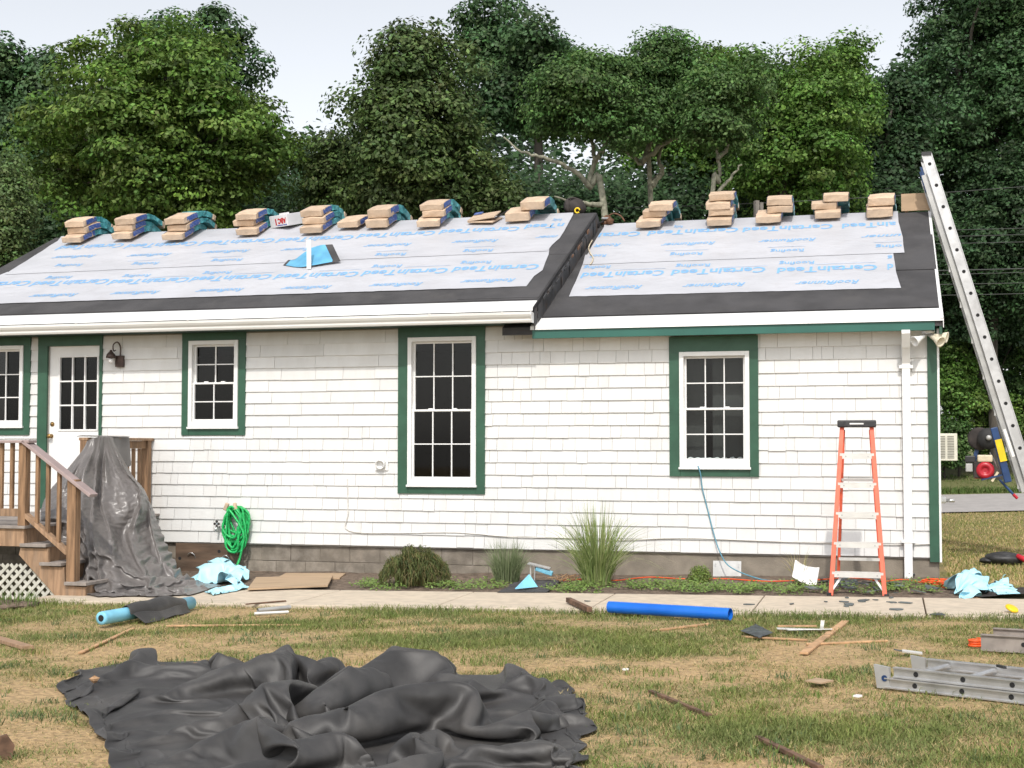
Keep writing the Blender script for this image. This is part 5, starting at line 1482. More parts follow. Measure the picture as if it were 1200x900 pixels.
# ---- blue cardboard tube
A = ground_at(714, 722); B = ground_at(856, 731)
c = (A + B) / 2
tb_ = empty('blue_tube', (c[0], c[1], float(gz(c[0]))), 0, 'long bright blue tube lying at the walkway edge', 'tube')
d = Vector((B - A).tolist()); d.z = 0; dn = d.normalized(); hl = d.length / 2
axis_ = Vector((dn.x, dn.y, .0165 * dn.x))
rT = .053
m = MB(); m.lathe(Vector((0, 0, rT + .03)), [(rT, -hl), (rT, hl), (rT - .006, hl), (rT - .006, -hl)], 24, axis_)
m.f = [f for f in m.f if len(f) == 4]; m.f += [(i, (i + 1) % 24, 72 + (i + 1) % 24, 72 + i) for i in range(24)]
m.build('tube_wall', 'tube_blue', tb_, smooth=False)
# ---- roll of membrane on the lawn at left
A = ground_at(120, 736); B = ground_at(224, 716); c = (A + B) / 2
rl = empty('membrane_roll', (c[0], c[1], float(gz(c[0]))), math.atan2(B[1] - A[1], B[0] - A[0]), 'cyan roll with black membrane unrolled over it on the grass', 'roll')
hl = float(np.linalg.norm((B - A)[:2])) / 2
m = MB(); m.lathe((0, 0, .085), [(.03, -hl - .02), (.058, -hl - .02), (.06, -hl), (.062, hl), (.03, hl)], 18, (1, 0, 0)); m.build('film_core', 'cyan_film', rl, smooth=True)
m = MB(); m.lathe((-hl - .023, 0, .085), [(.03, 0), (.03, .004)], 14, (1, 0, 0)); m.build('core_hole', 'dark', rl)
n_, m_ = 24, 30
Q_ = np.zeros((n_, m_, 3))
for i in range(n_):
    u = i / (n_ - 1); x = -hl * .52 + u * hl * 1.25
    for j in range(m_):
        v = j / (m_ - 1); r_ = .076 + .03 * math.sin(u * 3.14) * (1 if u > .3 else u / .3)
        if v < .6:
            a_ = .2 + (math.pi - .1) * v / .6
            Q_[i, j] = (x + .02 * math.sin(v * 9 + u * 4), r_ * math.cos(a_), .085 + r_ * math.sin(a_) + .012 * math.sin(u * 11))
        else:
            w_ = (v - .6) / .4
            Q_[i, j] = (x + .10 * w_ * (u - .4), -r_ - .17 * w_ * (1.1 - u), .08 * (1 - w_) ** 1.5 + .02 + .012 * math.sin(u * 9 + w_ * 3))
Q_[..., 2] = np.maximum(Q_[..., 2], .018)
cloth_obj('membrane', Q_, 'tarp_fore', parent=rl, sub=1)
# ---- crumpled films
def crumple(name, px, mt, label, cat, hgt, seed, zo=.03, nseg=40, lift=None):
    """patch spanned by four ground pixels (left, far, right, near)"""
    q4 = [ground_at(x, y) for x, y in px]
    u, v = np.meshgrid(np.linspace(0, 1, nseg), np.linspace(0, 1, nseg), indexing='ij')
    XY_ = ((1 - u) * (1 - v))[..., None] * q4[0][:2] + (u * (1 - v))[..., None] * q4[1][:2] + (u * v)[..., None] * q4[2][:2] + ((1 - u) * v)[..., None] * q4[3][:2]
    r1 = fbm(u * 2.6, v * 2.6, seed + 3, 2)
    Pn = np.concatenate([XY_, (gz(XY_[..., 0]) + zo + hgt * np.clip(r1 * 1.6 - .3, 0, 1) * .8)[..., None]], -1)
    fl0 = np.concatenate([XY_, 0 * XY_[..., :1]], -1); cz_ = np.concatenate([Pn, fl0], -1)
    amt = min(.55, hgt * 2.4)
    for (k_, it_, ns_) in ((18, 40, .012), (36, 26, .006), (70, 8, .0015)):
        cz_ = upsample(cz_, k_, k_)
        cz_[..., :3] = pbd(cz_[..., :3].copy(), it_, 1 + amt, .0008, anchor=.05, ground=lambda x: gz(x) + zo, noise=ns_, seed=seed, bend=.5, restP=cz_[..., 3:6], bmin=.75)
    Pn = cz_[..., :3]
    return cloth_obj(name, Pn, mt, label, cat, sub=1, solid=.002)
crumple('film_scrap', [(222, 686), (262, 668), (294, 680), (276, 690)], 'pale_film', 'crumpled pale blue film at the foot of the green hose', 'film scrap', .20, 5, .04)
crumple('film_scrap', [(240, 698), (282, 688), (292, 694), (250, 702)], 'pale_film', 'rolled pale film strip on the walkway beside the porch tarp', 'film scrap', .09, 12, .04)
crumple('film_scrap', [(1106, 692), (1140, 678), (1164, 694), (1132, 706)], 'pale_film', 'crumpled pale blue film between orange cord and walkway', 'film scrap', .20, 23, .02)
crumple('film_scrap', [(1152, 692), (1178, 682), (1196, 698), (1170, 699)], 'pale_film', 'flat pale blue film scrap beside the crumpled one', 'film scrap', .10, 33, .02)
crumple('membrane_scrap', [(584, 698), (612, 684), (658, 684), (640, 698)], 'membrane', 'black membrane scrap between two grass clumps in the bed', 'membrane scrap', .05, 43, .035)
crumple('membrane_scrap', [(1098, 703), (1150, 684), (1230, 694), (1150, 701)], 'bag_dark', 'dark membrane strip under the pale film by the corner', 'membrane scrap', .04, 53, .008)
A = ground_at(604, 697); B = ground_at(631, 694)
o = empty('film_triangle', (A[0], A[1], float(gz(A[0])) + .06), math.atan2(B[1] - A[1], B[0] - A[0]), 'stiff cyan film triangle folded up on the black scrap', 'film scrap')
MB().add([(0, 0, 0), (.30, -.02, .005), (.28, .09, .13), (0, .008, .004), (.30, -.012, .009), (.28, .098, .134)], [(0, 1, 2), (5, 4, 3), (0, 3, 4, 1), (1, 4, 5, 2), (2, 5, 3, 0)]).build('fold', 'cyan_film', o)
# metal bracket and shears thing between the clumps
P_ = ground_at(631, 686)
o = empty('metal_bracket', (P_[0], P_[1], float(gz(P_[0])) + .03), -.3, 'bent metal flashing bracket with cyan edge in the bed', 'bracket')
MB().span((-.10, 0, 0), (-.085, .02, .19)).build('leg', 'alu_bright', o); MB().span((-.055, .01, 0), (-.043, .025, .17)).build('leg', 'alu', o)
MB().box((.0, .03, .185), (.26, .10, .012), (.1, .22, .1)).build('plate', 'alu', o); MB().box((.06, .03, .13), (.20, .06, .05), (.1, .3, .1)).build('fold', 'cyan_film', o, bevel=.01)
MB().box((.03, .04, .165), (.14, .07, .02), (.1, .25, .1)).build('hollow', 'dark', o)
# dried orange stems beside it
o = empty('brush_pile', (P_[0] + .3, P_[1], float(gz(P_[0])) + .03), 0, 'heap of dry orange stems beside the metal bracket', 'brush')
rj = random.Random(4)
for k in range(22):
    a = Vector((rj.uniform(-.1, .1), rj.uniform(-.06, .06), rj.uniform(.01, .05))); b = a + Vector((rj.uniform(-.22, .22), rj.uniform(-.05, .05), rj.uniform(.0, .09)))
    MB().tube([a, (a + b) / 2 + Vector((0, 0, .02)), b], .004, 4).build('stem', 'lath', o)
# ---- plywood offcuts lying in the bed beside the porch tarp
for (px, lab, zo) in (([(290, 697), (300, 683), (390, 681), (384, 693)], 'large brown plywood offcut lying on the bed', .05), ([(322, 683), (335, 676), (405, 676), (398, 682)], 'narrow plywood offcut against the foundation blocks', .03)):
    q4 = [ground_at(x, y) for x, y in px]; c = sum(q4) / 4
    vs = [(p[0] - c[0], p[1] - c[1], (p[2] - c[2]) + dz) for dz in (0, .018) for p in q4]
    MB().add(vs, SF).build('plywood_offcut', 'plywood', None, (c[0], c[1], c[2] + zo), label=lab, cat='plywood')
# ---- steel pipes on grass edge
for (a, b, r_, mt, lab) in (((302, 722), (340, 718), .022, 'alu_dull', 'short grey metal pipe lying at the walkway edge'), ((298, 725), (338, 723), .016, 'alu_bright', 'thin flat aluminium strip below the grey pipe')):
    A = ground_at(*a); B = ground_at(*b); c = (A + B) / 2
    o = empty('metal_pipe', (c[0], c[1], float(gz(c[0])) + .03), 0, lab, 'pipe'); v_ = [Vector((p - c).tolist()) + Vector((0, 0, r_)) for p in (A, B)]
    m = MB(); m.tube(v_, r_, 12, False); m.tube(v_, r_ * .8, 12, False); m.build('pipe_wall', mt, o, smooth=True)
# ---- green hose on its hanger, with the tap
h = wall_at(281, 612)
hg = empty('garden_hose', H2W((h[0], -.02, h[2])), HROT, 'coiled bright green expandable hose hanging on the wall', 'hose')
MB().span((-.10, -.05, .11), (.10, .0, .17)).build('hanger', 'leather', hg, bevel=.01)
MB().box((-.13, -.10, .20), (.05, .04, .10), (0, .4, 0)).build('hanger_tip', 'kraft', hg, bevel=.01); MB().box((.02, -.15, .21), (.04, .04, .09), (0, -.2, 0)).build('hanger_tip', 'kraft', hg, bevel=.01)
rj = random.Random(9); pts = []
NL = 13
for k in range(NL):
    ry = rj.uniform(.16, .32); rx = rj.uniform(.10, .17); ox = rj.uniform(-.03, .04); oy = -.04 - .010 * k + rj.uniform(-.01, .01)
    for t in np.linspace(0, 2 * math.pi, 16, endpoint=False):
        z = .20 - ry + ry * math.cos(t); 
        pts.append((ox + rx * math.sin(t) * (1.0 if z < .1 else .9) + .02 * math.sin(3 * t + k), oy, z + rj.uniform(-.008, .008)))
zg = float(gz(H2W(h)[0])) - h[2]
pts += [(.14, -.17, -.1), (.13, -.17, -.3), (.10, -.18, zg + .2), (.06, -.24, zg + .05)]
cpts = curve_pts(pts, 3)
rr_ = [.0135 + .003 * ((i // 2) % 2) for i in range(len(cpts))]
MB().tube(cpts, rr_, 6).build('hose_coil', 'hose_green', hg, smooth=True)
h2 = wall_at(258, 617)
tp = empty('tap', H2W((h2[0], -.018, h2[2])), HROT, 'small metal garden tap beside the green hose', 'tap')
MB().tube([(0, 0, 0), (0, -.08, 0), (0, -.11, -.05)], .014, 8).build('spout', 'chrome', tp, smooth=True)
for k in range(4): MB().lathe((.028 * math.cos(k * 1.57), -.07, .04 + .028 * math.sin(k * 1.57)), [(.016, 0), (.018, .01), (.01, .016)], 8, (0, -1, 0)).build('handle_lobe', 'bag_dark', tp)
MB().tube([(0, -.06, 0), (0, -.07, .05)], .008, 6).build('stem', 'chrome', tp)
# ---- grey access plate and paper at the foundation
a = wall_at(836, 666); b = wall_at(869, 684)
o = empty('access_plate', H2W(((a[0] + b[0]) / 2, -.05, float(gz(H2W(a)[0])))), HROT, 'grey metal plate leaning on the foundation under the right window', 'plate')
w_ = b[0] - a[0]
MB().box((0, .02, .10), (w_, .008, .22), (-.22, 0, .03)).build('plate', 'alu_dull', o)
for s in (-1, 1): MB().lathe((s * (w_ / 2 - .03), .0, .17), [(.008, 0), (.008, .004)], 8, (0, -1, 0)).build('screw', 'alu', o)
P_ = ground_at(945, 690)
u, v = np.meshgrid(np.linspace(-1, 1, 16), np.linspace(-1, 1, 16), indexing='ij')
Pn = np.stack([P_[0] + .13 * u + .03 * v, P_[1] + .06 * v + .02 * u * u, P_[2] + .14 + .11 * v * .8 + .03 * np.abs(u) - .04 * u + .03 * (fbm(u * 2 + 5, v * 2 + 5, 3) - .5)], -1)
cloth_obj('paper_sheet', Pn, 'paper_white', 'crumpled white paper caught upright in dry grass by the stepladder', 'paper', sub=1, solid=.002)
# ---- orange extension cord: a coil, and a run along the bed
P_ = ground_at(1104, 690)
o = empty('extension_lead', (P_[0], P_[1], float(gz(P_[0])) + .01), 0, 'coil of orange extension cord on the grass at the house corner', 'cord')
pts = []
for k in range(7):
    for t in np.linspace(0, 2 * math.pi, 12, endpoint=False):
        r_ = .10 + .013 * k + rj.uniform(-.01, .01); pts.append((r_ * math.cos(t) + .01 * k * math.sin(k), r_ * .8 * math.sin(t), .012 + .011 * k + rj.uniform(-.004, .006)))
MB().tube(curve_pts(pts, 3), .0075, 6).build('coil', 'orange', o, smooth=True)
pts = []
for (x, y) in ((1090, 690), (1060, 684), (1035, 686), (1000, 682), (960, 684), (900, 686), (850, 683), (800, 683), (760, 681), (720, 685), (690, 683), (660, 685)):
    g_ = ground_at(x, y); pts.append((g_[0], g_[1], float(gz(g_[0])) + .045))
pts = [np.array(p) - np.array(pts[0]) for p in pts] if False else pts
MB().tube(curve_pts(pts, 6), .007, 5).build('extension_lead', 'orange', None, smooth=True, label='orange cord snaking along the planting bed behind the stepladder', cat='cord')
# ---- yellow disc on the walkway
P_ = ground_at(1186, 722)
o = empty('yellow_lid', (P_[0], P_[1], float(gz(P_[0])) + .034), .3, 'small yellow plastic lid on the edge of the walkway', 'lid')
MB().lathe((0, 0, .035), [(.055, -.012), (.06, .0), (.05, .012), (.02, .014)], 18, (.15, -.45, .9)).build('disc', 'yellow', o, smooth=True)
# ---- leaf blower bag at far right
P_ = ground_at(1178, 662)
o = empty('black_bag', (P_[0], P_[1], float(gz(P_[0])) + .005), -.2, 'black plastic bag with red and yellow hose end on the side lawn', 'bag')
m = MB(); m.add(*lump((0, 0, .07), (.25, .16, .085), 16, 10, 5, wob=.22)); m.build('bag_body', 'black_plastic', o, smooth=True)
m = MB(); m.add(*lump((-.22, -.03, .05), (.09, .08, .035), 10, 6, 6, wob=.4)); m.build('bag_tail', 'black_plastic', o, smooth=True)
MB().tube([(.12, -.12, .12), (.20, -.16, .08), (.26, -.19, .045)], [.03, .034, .034], 10).build('red_end', 'engine_red', o, smooth=True)
MB().tube([(.26, -.19, .045), (.36, -.24, .03)], .034, 10).build('yellow_end', 'yellow', o, smooth=True)
# ---- white metal scrap
P_ = ground_at(945, 742)
o = empty('metal_scrap', (P_[0], P_[1], float(gz(P_[0])) + .02), -.1, 'bent white metal trim scrap in the grass by the laths', 'scrap')
MB().box((-.06, .0, .012), (.36, .05, .004), (.12, .03, .1)).build('trim_piece', 'alu_bright', o); MB().box((.02, -.05, .015), (.36, .06, .006), (-.2, -.02, .12)).build('trim_piece', 'alu_bright', o)
MB().box((.135, .06, .04), (.03, .005, .08), (.1, .1, 0)).build('upright_tab', 'alu_bright', o); MB().bar((-.22, .12, .02), (.1, .16, .02), .03, .012).build('wood_edge', 'lath', o)
P_ = ground_at(884, 744)
crumple('film_scrap', [(868, 744), (886, 736), (906, 746), (890, 752)], 'slate_bit', 'dull grey scrap in the grass near the end of the blue tube', 'scrap', .05, 63, .03, 16)
P_ = ground_at(1062, 773)
o = empty('metal_clip', (P_[0], P_[1], float(gz(P_[0])) + .02), -.2, 'pale metal clip scrap behind the aluminium ladder end', 'scrap'); MB().box((.05, .1, .02), (.14, .04, .01), (.2, .1, 0)).build('tab', 'alu_bright', o); MB().box((-.03, .12, .025), (.10, .02, .01), (.0, .2, .5)).build('tab', 'slate_bit', o)
# ---- broken shingle pieces under the stepladder and on the walkway
rj = random.Random(21); shp = []
for k in range(5):
    n_ = rj.choice([4, 5, 5, 6]); an = sorted(rj.uniform(0, 6.28) for _ in range(n_)); an = [2 * math.pi * (i + rj.uniform(-.3, .3)) / n_ for i in range(n_)]
    pl = [(math.cos(a) * rj.uniform(.6, 1), math.sin(a) * rj.uniform(.5, .9)) for a in an]
    m = MB(); m.prism(pl, -.5, .5, 2); shp.append(m.mesh('shingle_piece', 'slate_bit'))
spots = []
for k in range(52):
    x, y = rj.gauss(1008, 26), rj.gauss(689, 5)
    if k > 36: x, y = rj.gauss(1010, 40), rj.uniform(700, 716)
    spots.append((x, y, rj.uniform(.04, .13) if k < 37 else rj.uniform(.02, .07)))
spots += [(1090, 696, .14), (1075, 698, .12), (877, 713, .07), (1062, 711, .1), (1050, 719, .09), (1100, 725, .12), (688, 709, .04), (995, 713, .12), (1012, 708, .1)]
lab = {0: 'broken dark shingle piece in the heap under the stepladder', 1: 'dark shingle chip lying on the walkway slab'}
for k, (x, y, s) in enumerate(spots):
    g_ = ground_at(x, y); hh = W2H(g_); onwalk = -3.34 < hh[1] < -1.98
    o = link('shingle_piece', shp[k % 5], None, (g_[0], g_[1], float(gz(g_[0])) + (.040 if onwalk else .045 + rj.uniform(0, .03))))
    o.rotation_euler = (rj.uniform(-.06, .06) if onwalk else rj.uniform(-.3, .3), 0 if onwalk else rj.uniform(-.25, .25), rj.uniform(0, 6.28)); o.scale = (s, s * rj.uniform(.5, .9), .008)
    tag(o, lab[1 if onwalk else 0], 'shingle piece', 'broken shingle pieces by the stepladder')
# ================================================================ plants
def leaf_cloud(C, N, size, col, g, aspect=.62, up=.5, spread=None, droop=.25, cvar=.25, tint=None):
    """C: leaf centres, N: preferred normals -> vertices, quads, colours (each leaf a bent four sided blade)"""
    n = len(C)
    nr = N + g.normal(0, .38, (n, 3)); nr[:, 2] += up; nr /= np.linalg.norm(nr, axis=1, keepdims=True) + 1e-9
    d = g.normal(0, 1, (n, 3)); d[:, 2] -= droop; d -= nr * (d * nr).sum(1, keepdims=True); d /= np.linalg.norm(d, axis=1, keepdims=True) + 1e-9
    s = np.cross(nr, d); L_ = size * g.uniform(.65, 1.3, (n, 1)); w = L_ * aspect * .5
    V = np.stack([C - d * L_ * .5, C + s * w - nr * L_ * .08, C + d * L_ * .5 - nr * L_ * .10, C - s * w - nr * L_ * .08], 1)
    Q = np.arange(n * 4).reshape(n, 4)
    c = np.array(col)[None] * 1.12 * (1 + g.normal(0, cvar, (n, 1))) * (1 + g.normal(0, .06, (n, 3)))
    if tint is not None: c = c * tint
    return V.reshape(-1, 3), Q, np.repeat(np.clip(c, .004, .6), 4, axis=0)
def limb(m, a, b, r0, r1, g, bend=.12, n=7):
    a = np.array(a, float); b = np.array(b, float); L_ = np.linalg.norm(b - a)
    mid = (a + b) / 2 + g.normal(0, bend * L_, 3) * [1, 1, .4]
    pts = curve_pts([a, mid, b], n)
    m.tube(pts, list(np.linspace(r0, r1, len(pts))), 7)
    return pts
def tree(name, label, px, D, crown, col, nleaf, size, seed, group='trees behind the house', trunk_r=.2, bark='bark', lobes=16, clump=.55, lumpy=.35, up=.35, cat='tree', flat=.6, base_px=None, shell=.55, limbs=None, cvar=.25, lobr=(.38, .88), lrr=(.17, .40)):
    """crown: (cx,cy,rx,ry) in photo pixels at distance D"""
    g = np.random.default_rng(seed)
    cx, cy, rx, ry = crown
    k = D / F
    cen = depth_at(cx, cy, D); RX = rx * k; RZ = ry * k; RY = RX * .85
    bx = cen[0] if base_px is None else depth_at(base_px, cy, D)[0]
    root = empty(name, (bx, D, float(gz(bx))), 0, label, cat, group)
    org = np.array([bx, D, float(gz(bx))]); zc = cen - org
    # lobes spread over the crown, clumps inside the lobes, leaves inside the clumps
    dirs = g.normal(0, 1, (lobes, 3)); dirs[:, 2] = dirs[:, 2] * .9 + .15; dirs /= np.linalg.norm(dirs, axis=1, keepdims=True)
    lob = dirs * [RX, RY, RZ] * g.uniform(lobr[0], lobr[1], (lobes, 1)); lr = g.uniform(lrr[0], lrr[1], lobes)
    lob = np.vstack([lob, [[0, 0, -.1 * RZ]]]); lr = np.append(lr, .58)
    nleaf = int(nleaf * 1.55); size = size * .70; ncl = max(30, int(nleaf / 120))
    w = lr ** 2; li = g.choice(len(lob), ncl, p=w / w.sum())
    dd = g.normal(0, 1, (ncl, 3)); dd /= np.linalg.norm(dd, axis=1, keepdims=True)
    rad = shell + (1.05 - shell) * g.random(ncl) ** .6
    cl = lob[li] + dd * (lr[li] * rad)[:, None] * [RX, RY, RZ]
    cl += g.normal(0, lumpy * .15, cl.shape)
    per = g.integers(70, 170, ncl); idx = np.repeat(np.arange(ncl), per)
    cs = clump * g.uniform(.55, 1.25, ncl)
    od = g.normal(0, 1, (len(idx), 3)); od[:, 2] = np.abs(od[:, 2]) * 1.1 - .35; od /= np.linalg.norm(od, axis=1, keepdims=True) + 1e-9
    inner = g.random((len(idx), 1)) < .22
    rr_ = np.where(inner, g.uniform(.2, .8, (len(idx), 1)), g.uniform(.78, 1.08, (len(idx), 1)))
    tilt_ = dd * [.5, .5, .2]                                 # sprays lean outward
    off = od * rr_ * cs[idx][:, None] * [1, 1, flat * 1.15]
    off[:, 2] -= .25 * (off[:, :2] * tilt_[idx][:, :2]).sum(1)
    C = cl[idx] + off + zc
    Nn = od * [.7, .7, 1.0] + dd[idx] * .25
    tint = (1 + g.normal(0, .20, (ncl, 1)))[idx] * (1 + g.normal(0, .05, (ncl, 3)))[idx]
    keep = C[:, 2] > .25
    V, Q, cc = leaf_cloud(C[keep], Nn[keep], size, col, g, up=up, cvar=cvar, tint=tint[keep])
    link('crown', quad_mesh('crown', V, Q, 'leaf', False, cc), root)
    m = MB()
    tp = np.array([zc[0] * .6, 0, zc[2] - RZ * .25]); 
    if limbs is None:
        limb(m, (0, 0, -.05), tp, trunk_r, trunk_r * .6, g, .03)
        for i in range(len(lob) - 1): limb(m, tp + g.normal(0, .1, 3), lob[i] * .95 + zc, trunk_r * .42, .02, g, .12)
    else:
        for path, r0, r1 in limbs:
            pts = [depth_at(x, y, D + dz) - org for x, y, dz in path]
            if path[0][1] > 255: pts[0] = np.array([pts[0][0], pts[0][1], -.05]); 
            cp_ = curve_pts(pts, 7); cp_ = [p + g.normal(0, .012, 3) for p in cp_]
            m.tube(cp_, list(np.linspace(r0, r1, len(cp_))), 7)
    m.build('trunk', bark, root, smooth=True)
    return root
MAPLE = (.098, .168, .032); OAK = (.060, .118, .045); OLIVE = (.080, .125, .038); DARK = (.036, .074, .028); BRIGHT = (.100, .190, .036); LOC = (.078, .148, .042); GREYG = (.11, .16, .055)
tree('maple_tree', 'broad dense bright green maple behind the long roof', 190, 30, (186, 166, 172, 146), MAPLE, 66000, .16, 1, lobes=54, clump=.5, flat=.5, lobr=(.62, .76), lrr=(.20, .32))
tree('oak_tree', 'dark oak whose top rises behind the broad maple', 215, 39, (218, 118, 92, 120), OAK, 26000, .2, 2, lobes=18, clump=.6)
tree('oak_tree', 'blue green oak at the left beside the broad maple', 20, 36, (14, 180, 80, 118), OAK, 30000, .2, 3, lobes=18, clump=.6)
tree('shrub_tree', 'light grey green small tree left of the long roof', 8, 22, (0, 270, 48, 75), GREYG, 16000, .09, 4, lobes=14, clump=.3)
tree('spreading_tree', 'olive green spreading tree behind the middle of the long roof', 490, 30, (508, 186, 116, 126), OLIVE, 46000, .16, 5, lobes=26, clump=.5)
tree('spreading_tree', 'low dark tree filling the gap beside the broad maple', 395, 31, (410, 225, 58, 66), OLIVE, 20000, .15, 6, lobes=14, clump=.45)
tree('oak_tree', 'tall dark oak rising above the olive tree', 625, 39, (630, 85, 100, 98), OAK, 30000, .2, 7, lobes=20, clump=.65)
tree('locust_tree', 'airy tree with pale forked trunk behind the roof step', 722, 26, (690, 116, 98, 70), LOC, 26000, .11, 8, lobes=18, clump=.42, flat=.5, bark='bark_pale', base_px=722,
     limbs=[([(722, 266, 0), (707, 238, 0), (692, 217, .1), (697, 185, .2), (690, 150, .3), (685, 115, .3)], .075, .025), ([(693, 220, 0), (668, 197, -.2), (640, 186, -.4), (612, 178, -.5), (590, 160, -.5)], .055, .015), ([(708, 240, 0), (682, 238, -.2), (650, 231, -.5)], .06, .015), ([(697, 190, .2), (712, 165, .1), (720, 130, 0)], .06, .02)])
tree('locust_tree', 'airy tree with dark crooked trunk left of the stack of four', 763, 27, (775, 110, 96, 68), LOC, 26000, .11, 9, lobes=18, clump=.42, flat=.5, bark='bark_pale', base_px=763,
     limbs=[([(763, 262, 0), (762, 218, 0), (750, 192, .1), (725, 171, .1), (708, 152, .1), (702, 128, .1)], .06, .022), ([(763, 218, 0), (775, 203, .1), (772, 186, .2), (780, 165, .2)], .07, .02), ([(752, 190, 0), (775, 170, -.2), (805, 155, -.3), (830, 140, -.4)], .06, .02), ([(756, 185, .1), (770, 150, 0), (785, 130, 0), (800, 100, 0)], .06, .02)])
tree('locust_tree', 'thin tree with bare pale forked limbs behind the stack of four', 822, 25.5, (850, 122, 68, 66), LOC, 13000, .11, 10, lobes=12, clump=.4, flat=.5, bark='bark_pale', base_px=822,
     limbs=[([(821, 268, 0), (834, 238, 0), (842, 215, .1), (842, 188, .1), (838, 165, .1), (834, 148, .1)], .055, .016), ([(838, 228, 0), (855, 210, 0), (868, 193, 0)], .04, .016), ([(842, 186, 0), (853, 172, 0), (852, 155, 0), (866, 137, 0)], .045, .015)])
tree('pointed_tree', 'pointed green tree behind the airy trees', 785, 36, (785, 145, 55, 110), BRIGHT, 20000, .16, 11, lobes=18, clump=.45)
tree('pointed_tree', 'pointed green tree top next to the bright maple', 842, 36, (842, 140, 52, 108), MAPLE, 18000, .16, 12, lobes=18, clump=.45)
tree('maple_tree', 'bright green maple behind the low roof', 915, 33, (915, 165, 94, 128), BRIGHT, 42000, .15, 13, lobes=34, clump=.5)
tree('maple_tree', 'bright maple with rounded crown beside the dark tall tree', 978, 34, (975, 170, 58, 122), BRIGHT, 24000, .15, 14, lobes=20, clump=.5)
tree('dark_tree', 'narrow dark tree between bright maple and the tallest tree', 1042, 36, (1042, 190, 42, 135), DARK, 20000, .18, 15, lobes=16, clump=.5)
tree('dark_tree', 'tallest dark tree rising behind the extension ladder', 1150, 44, (1148, 100, 128, 190), OAK, 62000, .2, 16, lobes=34, clump=.7, trunk_r=.22)
tree('dark_tree', 'dark lower tree across the road behind the ladder', 1130, 46, (1120, 350, 95, 150), DARK, 40000, .2, 17, lobes=24, clump=.6)
tree('dark_tree', 'dark lower tree across the road at the edge', 1235, 46, (1235, 330, 80, 170), OAK, 30000, .2, 18, lobes=20, clump=.6)
tree('dark_tree', 'dark full tree in front of the tallest trunk', 1165, 42, (1165, 290, 78, 125), DARK, 34000, .19, 19, lobes=24, clump=.6)
for i, (x, y, rx, ry, D, c, lab) in enumerate(((1122, 455, 34, 58, 43, BRIGHT, 'light green bush between house corner and ladder hoist'), (1110, 515, 34, 40, 42.5, LOC, 'low round bush behind the air conditioner'), (1160, 500, 34, 48, 43, MAPLE, 'leafy bush behind the hoist engine'), (1198, 455, 36, 95, 43.5, LOC, 'tall bush across the road beyond the ladder'), (1090, 430, 40, 70, 45, OAK, 'dark bush just past the green corner board'))):
    tree('bush', lab, x, D, (x, y, rx, ry), c, 9000, .15, 30 + i, 'bushes across the road', .05, lobes=12, clump=.4, cat='bush')
# ---- the wood behind: one mass
g = np.random.default_rng(77); Cs = []; Ls = []
for k in range(3000):
    x = g.uniform(-60, 1260); D = g.uniform(46, 54); t = g.random()
    ytop = np.interp(x, [0, 340, 420, 560, 700, 800, 1000, 1060, 1200], [170, 175, 170, 130, 150, 120, 110, 90, 40])
    y = ytop + (520 - ytop) * t ** 1.3
    if k > 1500: D = g.uniform(34, 38); x = g.uniform(-40, 1075); y = g.uniform(225, 300) - 25 * g.random() ** 2
    if 640 < x < 735 and 135 < y < 200 and g.random() < .5: continue
    c = depth_at(x, y, D); n = 62
    Cs.append(c + g.normal(0, .62 if k <= 1500 else .4, (n, 3)) * [1, 1, .7]); Ls.append(np.full(n, .30 if k <= 1500 else .15))
Cs = np.vstack(Cs); Ls = np.concatenate(Ls); Ls = Ls[Cs[:, 2] > .5][:, None]; Cs = Cs[Cs[:, 2] > .5]
V, Q, cc = leaf_cloud(Cs, np.tile([0, -.5, .3], (len(Cs), 1)), Ls, DARK, g, cvar=.3)
tag(link('woodland', quad_mesh('woodland', V, Q, 'leaf', False, cc)), 'dark woodland mass closing the view behind the trees', 'woodland', kind='stuff')

# ================================================================ grass and bed plants
def blades(X, Y, Z, h, lean, az, width, col, g, seg=2, curl=1.0, single=None):
    """bent blades: two segments each"""
    n = len(X); dx = np.cos(az); dy = np.sin(az)
    # blade faces roughly the camera side at random
    a2 = g.uniform(0, math.pi, n); wx = np.cos(a2) * width / 2; wy = np.sin(a2) * width / 2
    b = np.stack([X, Y, Z], 1); w = np.stack([wx, wy, np.zeros(n)], 1)
    mid = b + np.stack([dx * lean * h * .35, dy * lean * h * .35, h * .62], 1)
    tip = b + np.stack([dx * lean * h, dy * lean * h, h * (1 - .35 * lean * curl)], 1)
    V = np.stack([b - w, b + w, mid + w * .75, mid - w * .75, tip], 1).reshape(-1, 3)
    i = np.arange(n)[:, None] * 5
    if single is None: single = np.zeros(n, bool)
    m3 = i[~single]; T = np.concatenate([i[single] + [[0, 1, 4]], m3 + [[0, 1, 2]], m3 + [[0, 2, 3]], m3 + [[3, 2, 4]]], 0)
    return V, T, np.repeat(col, 5, axis=0)
g = np.random.default_rng(5)
poly = np.array(TARP_POLY)
def inside(x, y, poly):
    c = np.zeros(len(x), bool); j = len(poly) - 1
    for i in range(len(poly)):
        xi, yi = poly[i]; xj, yj = poly[j]
        c ^= ((yi > y) != (yj > y)) & (x < (xj - xi) * (y - yi) / (yj - yi + 1e-12) + xi); j = i
    return c
NB = 620000
u = g.random(NB); Y = 5.7 + (14.9 - 5.7) * u ** 1.25; X = (g.random(NB) * 2 - 1) * (Y * .40 + .3)
e = edge_dist(X, Y)
ok = (e > -.03) & (X > -5.6) & (X < 6.6)
X, Y, e = X[ok], Y[ok], e[ok]
G = greenness(X, Y) + g.normal(0, .10, len(X))
tuft = fbm(X * 6, Y * 6, 71)
dens = np.clip(.42 + .55 * G + .35 * (tuft - .5), .34, .95)
